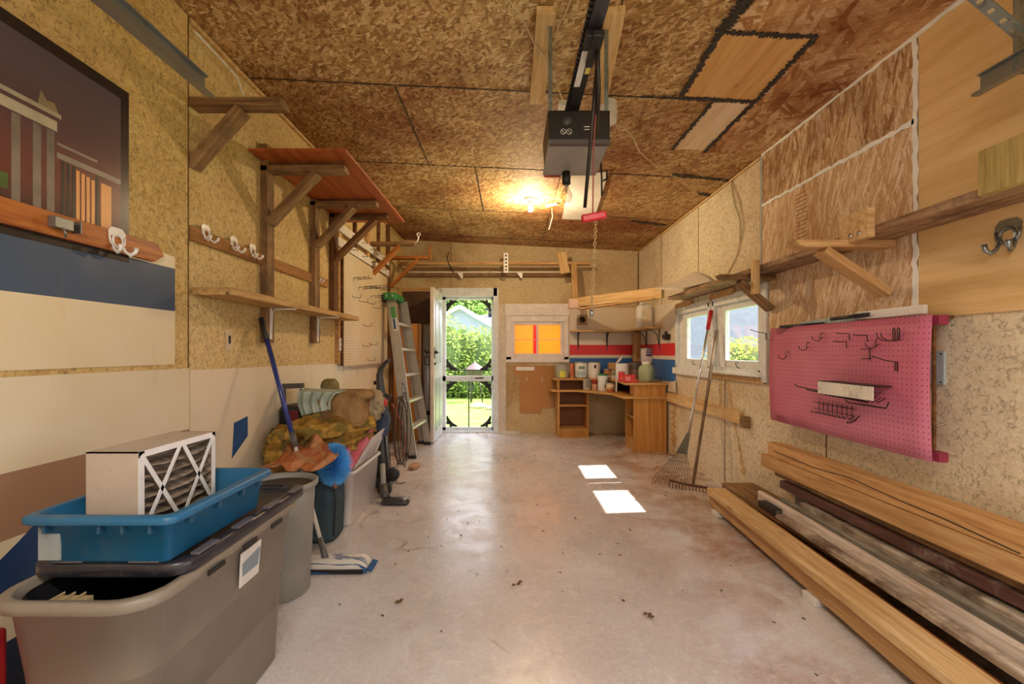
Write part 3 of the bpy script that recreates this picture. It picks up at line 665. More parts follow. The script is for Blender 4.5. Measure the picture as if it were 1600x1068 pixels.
mk('board', MB().prism([(px0+.0046, .95, 1.605), (px0+.0046, 2.0, 1.605), (px0+.0046, 2.055, 1.64), (px0+.0046, 2.02, 1.687), (px0+.0046, .95, 1.687)], (.018, 0, 0)), wood('varnished_board', 'a8622c', '6c3414', 'c07c3c', .7, 'y', rough=.35), t, bevel=.002)
coat_hook('hook', 1.805, 1.655, px0+.023, 1.25, m_white2, t)
clip = MB().bb(px0+.023, px0+.05, 1.535, 1.60, 1.632, 1.668).bb(px0+.023, px0+.055, 1.62, 1.625, 1.63, 1.672).tube([(px0+.05, 1.56, 1.634), (px0+.06, 1.56, 1.615), (px0+.05, 1.57, 1.605)], .004, 6)
mk('clamp', clip, m_steel, t, bevel=.003)
t = thing('hook_rail', 'long brown board with white hooks behind the rack posts', 'hook rail', (XL+.01, 3.0, 1.77))
mk('board', MB().bb(XL+.001, XL+.02, 2.25, 3.95, 1.765, 1.835), wood('rail_board', '9c6c3c', '6c4422', 'b4824c', .7, 'y'), t, bevel=.002)
for y in (2.36, 2.60, 2.79, 3.72): coat_hook('hook', y, 1.83, XL+.021, 1.05, m_white2, t)
# lumber rack brackets
def rack(y, z_beam, tip, post=None, brace=((-1.27, 2.36), (-1.54, 2.0)), mats=(m_old, m_old, m_old), label='', hor=.09, name='rack_bracket'):
    t = thing(name, label, 'bracket', (XL, y, z_beam-.3))
    yc = y+.045
    beam('arm', (XL+.002, yc, z_beam), (tip, yc, z_beam), hor, .038, mats[0], t)
    (ax, az), (bx, bz) = brace
    beam('brace', (ax, yc-.001, az), (bx, yc-.001, bz), hor*.98, .038, mats[1], t, up=(0, 0, 1))
    if post: beam('post', (XL+.024, yc, post[0]), (XL+.024, yc, post[1]), hor, .045, mats[2], t, up=(1, 0, 0))
    return t
rack(2.25, 2.452, -1.135, None, ((-1.345, 2.425), (-1.60, 2.14)), label='lone timber wall bracket nearest the poster, empty, brown and grey')
rack(2.91, 2.385, -1.06, (1.267, 2.54), ((-1.25, 2.365), (-1.56, 2.04)), label='timber rack bracket with full post, nearest under the reddish shelf')
rack(3.63, 2.395, -1.07, (1.28, 2.43), ((-1.26, 2.375), (-1.56, 2.06)), label='timber rack bracket with full post, second under the reddish shelf')
rack(4.02, 2.415, -1.09, (1.55, 2.43), ((-1.20, 2.39), (-1.57, 2.02)), (m_dark, m_dark, m_dark), label='dark timber bracket under the far end of the reddish shelf')
t = rack(5.08, 2.42, -1.07, None, ((-1.24, 2.40), (-1.60+.03, 2.06)), (m_old, m_orange, m_orange), label='orange braced bracket with curled white hook on its tip')
mk('wire_hook', MB().tube([(-1.08, 5.12, 2.44), (-1.045, 5.12, 2.45), (-1.03, 5.12, 2.49), (-1.05, 5.12, 2.53), (-1.03, 5.12, 2.545)], .008, 7).tube([(-1.03, 5.12, 2.50), (-1.01, 5.12, 2.53), (-1.02, 5.12, 2.55)], .006, 6), m_white2, t)
t = rack(5.93, 2.44, -1.05, None, ((-1.21, 2.42), (-1.57, 2.06)), (m_orange, m_orange, m_orange), label='farthest orange bracket with an upright end piece')
beam('end_piece', (-1.055, 5.975, 2.42), (-1.055, 5.975, 2.60), .09, .02, m_orange, t, up=(1, 0, 0))
# reddish shelf board over the brackets
mk('shelf_board', MB().bb(XL+.005, -1.0, 2.77, 4.31, 2.432, 2.448), wood('reddish_board', 'a8582c', '7c3c1c', 'c07040', .15, 'y', .5, rough=.5), bevel=.002, label='wide reddish board lying across the timber brackets', cat='board')
# lower shelf plank and its metal brackets
mk('shelf_plank', MB().bb(XL+.017, -1.385, 2.262, 4.18, 1.492, 1.53), wood('shelf_plank_wood', 'b8925c', '7c5c34', 'd0ae78', .8, 'y'), bevel=.003, label='long rough plank shelf below the lumber rack', cat='shelf')
def lbracket(y, lab, X=XL+.048, Z=1.49, d=.17, h=.2, mat=m_white2, sx=1):
    m = MB().bb(min(X, X+sx*.003), max(X, X+sx*.003), y-.012, y+.012, Z-h, Z).bb(min(X, X+sx*d), max(X, X+sx*d), y-.012, y+.012, Z-.003, Z)
    m.tube([(X+sx*.004, y, Z-h*.85), (X+sx*.012, y, Z-.02), (X+sx*.03, y, Z-.006), (X+sx*d*.95, y, Z-.005)], .005, 6)
    return mk('shelf_bracket', m, mat, label=lab, cat='bracket')
lbracket(2.95, 'white metal shelf bracket on the nearer post under the plank')
lbracket(3.67, 'white metal shelf bracket on the farther post under the plank')
# switch plates
t = thing('switch_plate', 'narrow beige switch plate on the chipboard below the plank shelf', 'switch', (XL, 2.58, 1.22))
mk('plate', MB().bb(XL, XL+.008, 2.555, 2.605, 1.215, 1.335), plain('cdb896', .5), t, bevel=.002)
mk('switch', MB().bb(XL+.008, XL+.014, 2.575, 2.585, 1.255, 1.30), m_dkmetal, t)
# studs behind and beside the white pegboard
for k, (y, w_, m) in enumerate([(4.16, .09, m_pine), (4.62, .04, m_dark), (5.0, .09, m_pine), (5.45, .04, m_dark), (5.85, .10, m_dark)]):
    struct('wall_stud', MB().bb(XL+.001, XL+.035, y, y+w_, 1.10, 2.85), m, bevel=.002)
t = thing('outlet', 'white wall outlet beside the near edge of the white pegboard', 'outlet', (XL+.03, 4.18, 1.22))
mk('plate', MB().bb(XL+.035, XL+.045, 4.16, 4.23, 1.22, 1.33), m_white2, t, bevel=.002)
mk('socket', MB().bb(XL+.045, XL+.049, 4.18, 4.21, 1.235, 1.265).bb(XL+.045, XL+.049, 4.18, 4.21, 1.285, 1.315), plain('8c8478', .5), t)
for z, lab in ((2.345, 'upper white batten with nails above the white pegboard'), (2.205, 'lower white batten above the white pegboard')):
    t = thing('nail_batten', lab, 'batten', (XL+.04, 4.9, z-.04))
    mk('batten', MB().bb(XL+.036, XL+.056, 4.10, 5.82, z-.04, z+.04), m_white, t, bevel=.002)
    for y in (4.45, 4.75, 5.05, 5.3, 5.5): mk('nail', MB().cyl((XL+.05, y, z), (XL+.11, y, z-.004), .003, 6).cyl((XL+.108, y, z-.004), (XL+.112, y, z-.004), .007, 8), m_dkmetal, t)
# white pegboard
def peg_mat(name, col, hole, ax=1, pitch=.0254, r=.0032, dirt=None, rows=False):
    t = NT(name); p = t.pos(); s = t.n('ShaderNodeSeparateXYZ', {0: p}).outputs
    def c(k):
        q = t.math('FRACT', t.math('DIVIDE', t.math('ADD', s[k], 10.0), pitch)); return t.math('MULTIPLY', t.math('SUBTRACT', q, .5), pitch)
    a, b = c(ax), c(2); d = t.math('SQRT', t.math('ADD', t.math('MULTIPLY', a, a), t.math('MULTIPLY', b, b)))
    h = t.math('LESS_THAN', d, r); n = t.noise(p, 3, 4)
    cc = hx(col); base = t.ramp(n, [(.3, tuple(x*.86 for x in cc[:3])+(1,)), (.7, cc)])
    if dirt: base = t.mix(t.rng(t.noise(p, 1.3, 4), .4, .65, 0, .7), base, dirt)
    return t.fin(t.mix(h, base, hole), .55, 0, .4)
t = thing('pegboard', 'white pegboard full of wire hooks on the left wall', 'pegboard', (XL+.06, 4.9, 1.07))
m_pegw = peg_mat('white_pegboard', 'dccfb4', '8c7a5c', r=.0042, dirt='cfae7c')
mk('board', MB().prism([(XL+.062, 4.20, 1.074), (XL+.062, 5.68, 1.074), (XL+.062, 5.68, 2.13), (XL+.062, 4.20, 2.15)], (.006, 0, 0)), m_pegw, t)
mk('frame_batten', MB().bb(XL+.035, XL+.062, 4.20, 4.24, 1.08, 2.14).bb(XL+.035, XL+.062, 5.62, 5.66, 1.08, 2.12), m_dark, t)
def wire(pts, r=.0025): return MB().tube(pts, r, 6)
xp = XL+.068
def shelf_hook(y, z, L=.2, w=.05):   # double-wire prong pair with rungs
    m = MB()
    for d in (0, w):
        m.tube([(xp, y+d, z), (xp+L, y+d, z+.01), (xp+L, y+d, z+.03)], .0028, 6)
    for q in (.3, .65, .98): m.tube([(xp+L*q, y, z+.005), (xp+L*q, y+w, z+.005)], .0024, 6)
    m.tube([(xp, y, z), (xp, y, z-.03)], .0028, 6); return m
n_ = 0
for (y, z, L, w_) in [(4.45, 1.93, .15, .10), (4.6, 1.86, .18, .12), (4.82, 1.90, .22, .12), (5.0, 1.82, .22, .14), (5.2, 1.93, .24, .12), (5.3, 1.80, .22, .10)]:
    mk('wire_hook', shelf_hook(y, z, L, w_), m_dkmetal, label=['long paired wire hook on the white pegboard, at its near upper corner', 'paired wire hook on the white pegboard, second row near end', 'wide paired wire hook high in the middle of the white pegboard', 'paired wire hook below the middle of the pegboard hook rows', 'paired wire hook high at the far end of the white pegboard', 'lower paired wire hook at the far end of the white pegboard'][n_], cat='hook', group='wire hooks on the white pegboard'); n_ += 1
for (y, z) in [(4.42, 1.74), (4.62, 1.72), (4.9, 1.73), (5.1, 1.70), (4.75, 1.48), (4.95, 1.29), (4.72, 1.27), (4.88, 1.12)]:
    mk('wire_hook', wire([(xp, y, z+.02), (xp+.004, y, z), (xp+.07, y, z-.01), (xp+.085, y, z-.004), (xp+.09, y, z+.03)]), m_dkmetal, label={(4.42, 1.74): 'small wire hook nearest the camera in the upper small hook row', (4.62, 1.72): 'small wire hook, second in the upper small hook row', (4.9, 1.73): 'small wire hook, third in the upper small hook row', (5.1, 1.70): 'small wire hook farthest back in the upper small hook row', (4.75, 1.48): 'small wire hook alone in the middle of the white pegboard', (4.95, 1.29): 'small wire hook right of another on the lower white pegboard', (4.72, 1.27): 'small wire hook left of another on the lower white pegboard', (4.88, 1.12): 'lowest small wire hook on the white pegboard'}[(y, z)], cat='hook', group='small wire hooks on the white pegboard')
# black clip hanging at the far edge of the pegboard
mk('spring_clamp', MB().prism([(xp+.002, 5.45, 1.90), (xp+.002, 5.62, 1.83), (xp+.002, 5.68, 1.78), (xp+.002, 5.60, 1.80), (xp+.002, 5.46, 1.83)], (.07, 0, 0)).tube([(xp+.05, 5.5, 1.86), (xp+.1, 5.6, 1.82), (xp+.09, 5.67, 1.76)], .012, 8), m_black, bevel=.004, label='black spring clamp hanging by the far edge of the white pegboard', cat='clamp')
# garage door tracks
def track(name, X, y0, y1, Z, sx, lab, hang):
    t = thing(name, lab, 'door track', (X, y1, Z-.04))
    prof = [(-.024, .028), (-.010, .028), (-.010, .024), (-.020, .024), (-.020, -.020), (-.010, -.026), (.006, -.026), (.006, -.034), (-.014, -.034), (-.024, -.024)]
    m = MB().prism([(X+sx*a*1.3, y0, Z+b*1.3) for a, b in prof], (0, y1-y0, 0)); mk('rail', m, m_steel, t)
    for i, y in enumerate(hang):
        s = MB().prism([(X-sx*.026, y, Z+.02), (X-sx*.026, y+.035, Z+.02), (X-sx*.026, y+.035, ceilz(X)-.001), (X-sx*.026, y, ceilz(X)-.001)], (-sx*.003, 0, 0))
        mk('hanger_strap', s, m_dkmetal, t)
        q = MB()
        for k in range(5): q.cyl((X-sx*.024, y+.017, Z+.06+k*.09), (X-sx*.034, y+.017, Z+.06+k*.09), .006, 8)
        mk('bolt', q, m_steel, t)
        mk('end_bracket', MB().bb(X-.03, X+.03, y-.005, y+.04, Z+.03, Z+.036).cyl((X, y+.017, Z+.036), (X, y+.017, Z+.05), .012, 8), m_dkmetal, t)
    return t
track('door_track', -1.10, -1.0, 1.68, 2.19, 1, 'galvanised garage door track overhead at the left', (1.16,))
rt = track('door_track', 1.72, -1.0, 1.69, 2.20, -1, 'galvanised garage door track overhead at the right', ())
mk('angle_strap', MB().bar((1.785, 1.585, 2.31), (1.32, 1.60, 2.72), .004, .045, (0, 1, 0)), m_galv, rt)
mk('angle_strap', MB().bar((1.765, 1.575, 2.17), (1.765, 1.575, 2.70), .045, .004, (0, 1, 0)), m_galv, rt)
for k in range(8):
    p_ = Vector((1.785, 1.585, 2.31)).lerp(Vector((1.32, 1.60, 2.72)), .05+k*.085); mk('strap_hole', MB().box(p_+Vector((0, 0, 0)), (.014, .016, .012)), plain('d8c8a0', .5), rt)
# cable clipped along the top left joint
mk('cable', MB().tube([(XL+.035, 2.26, 2.80), (XL+.05, 2.45, 2.775), (XL+.05, 2.58, 2.765), (XL+.03, 2.68, 2.72), (XL+.02, 2.69, 2.66), (XL+.03, 2.67, 2.60)], .006, 8), m_white, label='short cream cable hanging from the top of the left wall', cat='cable')
# rods across the back of the room
beam('rail_board', (-1.59, 6.49, 2.46), (1.13, 6.49, 2.46), .13, .035, m_pine, label='long flat board under the ceiling across the back wall, upper of two', cat='board')
beam('rail_board', (-1.59, 6.72, 2.345), (.93, 6.72, 2.345), .09, .055, m_old, label='long weathered board low on the back wall above the door, lower of two', cat='board')
mk('edging_strip', MB().bb(-1.5, .93, 6.66, 6.672, 2.365, 2.38), m_white, label='thin white strip along the front of the lower back board', cat='strip')
t = thing('perforated_strap', 'white perforated metal strap hanging vertically over the back rails', 'strap', (-.05, 6.40, 2.32))
mk('strap', MB().bb(-.09, -.025, 6.412, 6.416, 2.32, 2.60), m_white2, t)
q = MB()
for k in range(5): q.cyl((-.057, 6.41, 2.36+k*.05), (-.057, 6.414, 2.36+k*.05), .013, 10)
mk('slot', q, m_dkmetal, t)
beam('wood_block', (.775, 6.39, 2.31), (.72, 6.39, 2.60), .13, .03, m_pine_lt, up=(0, 1, 0), label='tilted orange wood piece nailed over the back rails', cat='wood block')
mk('coat_hanger_hook', wire([(-.90, 6.38, 2.60), (-.86, 6.38, 2.45), (-.80, 6.38, 2.33), (-.78, 6.38, 2.31), (-.83, 6.38, 2.34), (-.88, 6.38, 2.50), (-.86, 6.38, 2.61)], .005), m_dkmetal, label='dark bent wire hook hung on the back rail left of the white strap', cat='hook')
for x, lab in ((-.77, 'small white metal bracket under the lower back board, left one'), (.10, 'small white metal bracket under the lower back board, right one')):
    mk('angle_bracket', MB().prism([(x, 6.655, 2.36), (x+.08, 6.655, 2.36), (x+.08, 6.655, 2.28), (x+.05, 6.655, 2.29)], (0, -.01, 0)), m_white2, label=lab, cat='bracket')
# ------------------------------------------------------------------ right wall
beam('shelf_plank', (1.807, 4.90, 1.783), (1.807, .55, 1.783), .21, .036, wood('brown_shelf_plank', '9a7858', '644630', 'b89c80', .5, dirt='5c4434', dirt_amt=.4), label='long brown plank shelf running the length of the right wall', cat='shelf')
def rbracket(y, tip, brace, mats, lab):
    t = thing('plank_bracket', lab, 'bracket', (XR, y, 1.4))
    m = MB().prism([(tip, y, 1.763), (XR-.013, y, 1.763), (XR-.013, y, 1.725), (tip+.06, y, 1.725), (tip+.02, y, 1.737)], (0, .09, 0)); mk('arm', m, mats[0], t, bevel=.003)
    (ax, az), (bx, bz) = brace; beam('brace', (ax, y+.045, az), (bx, y+.045, bz), .088, .038, mats[1], t)
    return t
rbracket(2.24, 1.405, ((1.56, 1.715), (1.885, 1.50)), (m_pine, m_pine), 'nearer timber bracket with diagonal brace under the right plank')
rbracket(3.25, 1.50, ((1.655, 1.715), (1.885, 1.515)), (m_old, m_old), 'farther timber bracket with diagonal brace beside the window')
mk('wood_block', MB().bb(1.675, 1.701, 1.38, 1.63, 1.765, 1.925), wood('greenish_board', 'b09a5c', '8a7440', 'c4b078', .2, 'z'), bevel=.002, label='greenish tan board end nailed to the plank edge at the far right', cat='wood block')
t = thing('wood_block', 'small square wood block with two washers on the plank edge', 'wood block', (1.68, 2.2, 1.74))
mk('block', MB().bb(1.665, 1.701, 2.12, 2.30, 1.745, 1.882), m_pine_lt, t, bevel=.002)
for y in (2.17, 2.225): mk('washer', MB().cyl((1.660, y, 1.775), (1.666, y, 1.775), .012, 14).cyl((1.657, y, 1.775), (1.661, y, 1.775), .005, 8), m_chrome, t)
beam('wood_stick', (1.682, 3.12, 1.605), (1.682, 3.12, 1.835), .055, .034, m_pine_lt, up=(1, 0, 0), label='upright wood stick nailed over the plank edge near the windows', cat='wood block')
# silver coat hook on plywood
coat_hook('coat_hook', 1.735, 1.66, XR-.014, 1.5, m_steel, None, -1)
bpy.data.objects['coat_hook']['label'] = 'silver double coat hook screwed to the plywood on the right wall'; bpy.data.objects['coat_hook']['category'] = 'hook'
# red pegboard
t = thing('pegboard', 'rose red pegboard standing off the right wall', 'pegboard', (1.81, 2.56, .737))
m_pegr = peg_mat('red_pegboard', 'cc6884', '6a2a40', r=.003, dirt='d88ca4')
XP = 1.80
g = MB()
def pegfn(u, v):
    y = 1.945+u*1.235; z = .737+v*.633; return (XP+.012*math.sin(v*math.pi)*-1+.004+.02*u*u, y, z)
g.grid(pegfn, 16, 8); mk('board', g, m_pegr, t, solid=.006)
for z in (.762, 1.345): mk('batten', MB().bb(1.814, 1.854, 1.922, 3.1, z-.021, z+.021), plain('94304a', .5), t, bevel=.003)
mk('edge_strip', MB().bb(1.811, 1.822, 1.945, 1.955, .79, 1.32), m_dark, t); mk('stand_off', MB().bb(1.855, 1.905, 2.9, 3.0, .80, .84).bb(1.855, 1.905, 2.2, 2.3, .80, .84), m_dark, t)
def ph(y, z, kind, lab, grp=None):
    X = XP-.008; m = MB()
    if kind == 'j':    # curved J hook
        m.tube([(X+.012, y, z+.03), (X, y, z+.034), (X-.006, y, z+.02), (X-.006, y-.0, z), (X-.012, y, z-.01), (X-.03, y, z-.014), (X-.05, y, z-.004), (X-.056, y, z+.014)], .0022, 6)
        m.tube([(X, y-.012, z+.006), (X, y+.012, z-.006)], .002, 5)
    elif kind == 's':  # straight prong
        m.tube([(X+.01, y, z-.03), (X-.003, y, z-.03), (X-.003, y, z), (X-.04, y, z+.0), (X-.075, y, z+.003)], .0024, 6)
    elif kind == 'l':  # long rising prong
        m.tube([(X+.01, y, z-.04), (X-.004, y, z-.04), (X-.004, y, z), (X-.06, y, z+.01), (X-.12, y, z+.028)], .0026, 6); m.tube([(X-.004, y+.014, z-.04), (X-.004, y+.014, z)], .0022, 6)
    elif kind == 'd':  # double loop
        for d in (0, .024): m.tube([(X+.01, y+d, z-.02), (X-.004, y+d, z-.024), (X-.004, y+d, z+.03), (X-.010, y+d, z+.036), (X-.014, y+d, z+.028), (X-.014, y+d, z-.026), (X-.06, y+d, z-.024), (X-.085, y+d, z-.008), (X-.09, y+d, z+.012)], .0024, 6)
    elif kind == 'h':  # H shaped pair
        m.tube([(X-.05, y, z+.022), (X, y, z+.024)], .0022, 6); m.tube([(X-.05, y, z-.026), (X, y, z-.024)], .0022, 6); m.tube([(X-.005, y, z+.03), (X-.005, y, z-.03)], .003, 6)
    return mk('peg_hook', m, m_dkmetal, label=lab, cat='hook', group=grp)
ph(2.62, 1.285, 'j', 'topmost curved hook on the red pegboard'); ph(2.74, 1.232, 'j', 'curved hook on the red pegboard, second from the top left')
ph(2.95, 1.175, 'j', 'curved hook on the red pegboard nearest the window'); ph(2.225, 1.24, 'j', 'curved hook below the double loop on the red pegboard')
ph(2.40, 1.305, 's', 'straight prong beside the topmost curved hook on the red pegboard'); ph(2.28, 1.292, 's', 'straight prong right of centre in the top hook row of the red pegboard')
ph(2.42, 1.262, 's', 'straight prong in the second hook row of the red pegboard'); ph(2.09, 1.285, 'd', 'double loop holder at the upper right of the red pegboard')
ph(2.26, 1.20, 'h', 'H shaped wire holder in the middle of the red pegboard'); ph(2.10, 1.16, 'l', 'long rising prong at the right of the red pegboard')
ph(3.17, 1.335, 'l', 'long prong at the far top corner of the red pegboard, over the window')
mk('peg_hook', MB().tube([(XP-.01, 2.08+.27, .855), (XP-.06, 2.35, .84), (XP-.06, 2.33, .875)], .0024, 6).tube([(XP-.01, 2.33, .88), (XP-.055, 2.33, .845), (XP-.07, 2.31, .865), (XP-.06, 2.30, .885)], .003, 6), m_dkmetal, label='lone U shaped hook at the right end of the lower wire rack', cat='hook')
m = MB()
for k in range(8):
    y = 2.38+k*.036; m.tube([(XP-.012, y, .925), (XP-.012, y, .86), (XP-.05, y, .858), (XP-.055, y, .872)], .002, 5)
m.tube([(XP-.012, 2.36, .91), (XP-.012, 2.68, .915)], .0022, 5); m.tube([(XP-.012, 2.36, .875), (XP-.012, 2.68, .878)], .0022, 5); m.tube([(XP-.052, 2.37, .86), (XP-.052, 2.65, .86)], .002, 5)
mk('wire_rack', m, m_dkmetal, label='small dark wire rack low on the red pegboard', cat='rack')
t = thing('tool_holder', 'white faced tool holder with long wire arms across the red pegboard', 'tool holder', (1.72, 2.45, 1.02))
mk('face_plate', MB().bar((1.70, 2.13, 1.012), (1.70, 2.51, 1.014), .006, .066), plain('e4ddd2', .4, grime='b8a48c'), t, bevel=.001)
mk('top_plate', MB().bar((1.745, 2.13, 1.047), (1.745, 2.51, 1.049), .095, .004), m_dkmetal, t)
m = MB()
for k in range(14): m.tube([(XP-.006, 2.17+k*.027, .99), (XP-.05, 2.17+k*.027, .965), (XP-.055, 2.17+k*.027, .985)], .0024, 5)
mk('spring_row', m, plain('7a2c3c', .4), t)
for (a, b) in [((2.13, .945), (2.34, .948)), ((2.26, .965), (2.66, .985)), ((2.30, .97), (2.76, 1.0)), ((2.24, .96), (2.56, .975))]:
    mk('wire_arm', MB().tube([(XP-.035, a[0]-.01, a[1]+.03), (XP-.04, a[0], a[1]), (XP-.06, b[0], b[1]), (XP-.062, b[0]+.02, b[1]+.012)], .0032, 6), m_dkmetal, t)
# folding brackets lying on top of the pegboard
t = thing('folding_bracket', 'white and black folding metal legs resting on top of the red pegboard', 'metal bracket', (1.80, 2.5, 1.37))
mk('channel', MB().bar((1.845, 2.02, 1.398), (1.845, 2.42, 1.398), .02, .042), m_white2, t, bevel=.002)
mk('channel', MB().bar((1.87, 2.42, 1.392), (1.87, 2.92, 1.378), .018, .04), m_galv, t, bevel=.002)
mk('rod', MB().cyl((1.84, 2.40, 1.402), (1.825, 2.50, 1.395), .010, 10).tube([(1.83, 2.32, 1.40), (1.80, 2.55, 1.392)], .010, 10), m_black, t)
mk('rod', MB().tube([(1.86, 2.70, 1.375), (1.80, 3.03, 1.375)], .010, 10), m_black, t)
mk('ledge_strip', MB().bb(1.83, XR-.012, 1.95, 3.02, 1.352, 1.366), m_dark, label='dark wooden ledge along the top of the red pegboard', cat='ledge')
# junction box plate
t = thing('cover_plate', 'pale blue grey metal cover plate right of the red pegboard', 'plate', (XR, 2.06, 1.06))
mk('plate', MB().bb(XR-.012, XR, 1.995, 2.14, 1.063, 1.212), plain('aab6ba', .4), t, bevel=.002)
mk('screw', MB().cyl((XR-.015, 2.008, 1.20), (XR-.011, 2.008, 1.20), .004, 8).cyl((XR-.015, 2.008, 1.075), (XR-.011, 2.008, 1.075), .004, 8).cyl((XR-.015, 2.07, 1.20), (XR-.011, 2.07, 1.20), .004, 8), m_dkmetal, t)
# horizontal stud
beam('wall_board', (XR-.02, 5.46, .668), (XR-.02, 3.72, .668), .04, .10, m_pine_lt, label='pale timber board fixed low on the wall under the windows', cat='board')
mk('wall_block', MB().bb(XR-.05, XR-.001, 3.62, 3.68, .60, .69), m_old, label='short dark block at the near end of the low wall board', cat='wood block')
# bent white sheet resting on the far end of the plank
g = MB()
def shf(u, v):
    x = 1.50+.40*u; y = 4.15+v*.85; z = 1.812+.20*math.sin(math.pi*min(1, v*1.0))*(.55+.45*u)-.02*u+.0; return (x, y, z)
def shf2(u, v): 
    a = onX(1022, 452, 1.55); b = Vector((1.89, 5.05, 1.99)); c = Vector((1.89, 4.22, 1.865)); d = Vector((1.62, 4.45, 1.812))
    p = (a*(1-u)*(1-v)+b*u*(1-v)+c*u*v+d*(1-u)*v); p.z += .09*math.sin(math.pi*v)*u; return p
g.grid(shf2, 8, 12); mk('curled_sheet', g, plain('d0c8c0', .35), solid=.003, label='curled whitish sheet lying on the far end of the plank shelf', cat='sheet')
# diagonal beam from the plank end to the back rails
t = thing('hanging_beam', 'knotty pale beam slanting from the plank end over the desk', 'beam', (1.2, 5.4, 1.78))
beam('beam', (.88, 6.26, 1.885), (1.655, 4.93, 1.85), .04, .12, m_pine_lt, t)
beam('hanger', (.90, 6.28, 1.83), (.90, 6.44, 2.44), .075, .03, m_pine, t, up=(0, 1, 0))
mk('end_cap', MB().bb(.80, .96, 6.15, 6.28, 1.80, 1.925), plain('d8b8a8', .6, grime='c49a88'), t, bevel=.004)
beam('lower_strip', (.95, 6.22, 1.79), (1.60, 5.0, 1.79), .09, .02, m_pine, t)
# vent
t = thing('round_vent', 'small round vent pipe in a square plate on the back wall', 'vent', (1.07, YB, 1.68))
mk('plate', MB().bb(1.0, 1.15, YB-.012, YB-.006, 1.60, 1.76), plain('b49c84', .5), t)
mk('pipe', MB().lathe([(.058, 0), (.058, .05), (.042, .05), (.042, .002)], (0, 0, 0), 24, M=Matrix.Translation((1.07, YB-.012, 1.68)) @ Matrix.Rotation(math.pi/2, 4, 'X')), plain('a08060', .5), t)
mk('hole', MB().cyl((1.07, YB-.045, 1.68), (1.07, YB-.013, 1.68), .041, 20), m_black, t)
# corner shelves with iron brackets
mk('wall_shelf', MB().bb(.89, 1.69, 6.56, 6.762, 1.495, 1.52), m_pine_lt, bevel=.003, label='thin wooden shelf on the back wall above the desk', cat='shelf')
mk('wall_shelf', MB().bb(1.692, 1.906, 5.72, 6.762, 1.50, 1.525), m_pine_lt, bevel=.003, label='wooden shelf on the right wall carrying the white jug', cat='shelf')
def iron_br(P, d, lab):
    P = Vector(P); d = Vector(d); sd = Vector((0, 0, 1)).cross(d)
    m = MB().prism([P-sd*.015, P+sd*.015, P+sd*.006+Vector((0, 0, -.27)), P-sd*.006+Vector((0, 0, -.27))], d*.006)
    m.prism([P-sd*.012, P+sd*.012, P+sd*.012+d*.17, P-sd*.012+d*.17], (0, 0, -.004)).tube([P+d*.01-Vector((0, 0, .2)), P+d*.03-Vector((0, 0, .08)), P+d*.09-Vector((0, 0, .025)), P+d*.16-Vector((0, 0, .008))], .006, 6)
    mk('shelf_bracket', m, plain('4c4c4c', .4, .5), label=lab, cat='bracket')
iron_br((1.01, YB-.007, 1.494), (0, -1, 0), 'dark iron shelf bracket on the back wall below the vent'); iron_br((1.44, YB-.007, 1.494), (0, -1, 0), 'dark iron shelf bracket on the back wall, middle one')
iron_br((XR-.008, 6.35, 1.499), (-1, 0, 0), 'dark iron shelf bracket under the white jug, far one'); iron_br((XR-.008, 5.80, 1.499), (-1, 0, 0), 'dark iron shelf bracket nearest the window')
beam('corner_post', (1.855, 6.68, .835), (1.855, 6.68, 1.495), .10, .06, m_pine, up=(0, 1, 0), label='upright timber post in the back right corner under the shelves', cat='post')
mk('wall_clamp', MB().tube([(1.88, 5.55, 1.37), (1.85, 5.50, 1.40), (1.87, 5.42, 1.39), (1.84, 5.38, 1.44)], .018, 8).bb(1.86, 1.908, 5.42, 5.5, 1.35, 1.42), m_dkmetal, label='dark metal fitting on the white wall left of the windows', cat='fitting')
t = thing('jug', 'white plastic jug with a label standing on the corner shelf', 'jug', (1.79, 6.05, 1.526))
mk('body', MB().lathe([(.001, 0), (.10, 0), (.112, .02), (.112, .25), (.10, .29), (.07, .31), (.001, .315)], (1.79, 6.05, 1.526), 4*6, sy=.62), plain('e6e2dc', .35), t)
mk('label', MB().bb(1.73, 1.85, 5.972, 5.979, 1.57, 1.76), plain('d6ccb4', .5, var=.3), t)
mk('handle', MB().tube([(1.72, 6.05, 1.80), (1.74, 6.05, 1.86), (1.80, 6.05, 1.868), (1.84, 6.05, 1.82)], .014, 8), plain('e6e2dc', .35), t)
mk('cap', MB().cyl((1.74, 6.0, 1.83), (1.73, 5.98, 1.865), .022, 14), m_white2, t)
# rakes leaning by the windows
t = thing('leaf_rake', 'leaf rake with a silver shaft and red grip leaning on the windows', 'rake', (1.5, 4.15, 0))
top = Vector((1.875, 4.25, 1.575)); hd_ = Vector((1.635, 4.16, .47)); d = (hd_-top).normalized()
mk('shaft', MB().cyl(top, hd_, .0115, 10), m_chrome, t); mk('grip', MB().cyl(top-d*.02, top+d*.16, .018, 12), plain('c42028', .4), t)
side = Vector((.25, -1, -.05)).normalized(); out = Vector((-.35, 0, -1)).normalized(); side = Vector((1, .15, -.2)).normalized()
mk('head_plate', MB().prism([hd_-side*.018, hd_+side*.018, hd_+side*.055+out*.20, hd_-side*.055+out*.20], Vector((0, .006, 0))), m_steel, t, bevel=.001)
for k in range(13):
    q = (k-6)/6; a = hd_+side*.05*q+out*.19; e = a+out*.27+side*.13*q; e.z = max(e.z, .035)
    f_ = e+Vector((-.03, -.02, -.03)); f_.z = .008
    mk('tine', MB().tube([a, e, f_], .0022, 5), m_dkmetal, t)
mk('spreader', MB().tube([hd_+side*(.05*q+.05*q)+out*.28 for q in (-1, 0, 1)], .003, 5), m_steel, t)
t = thing('garden_rake', 'old bow rake with a brown wooden shaft standing on its rusty head', 'rake', (1.58, 3.98, 0))
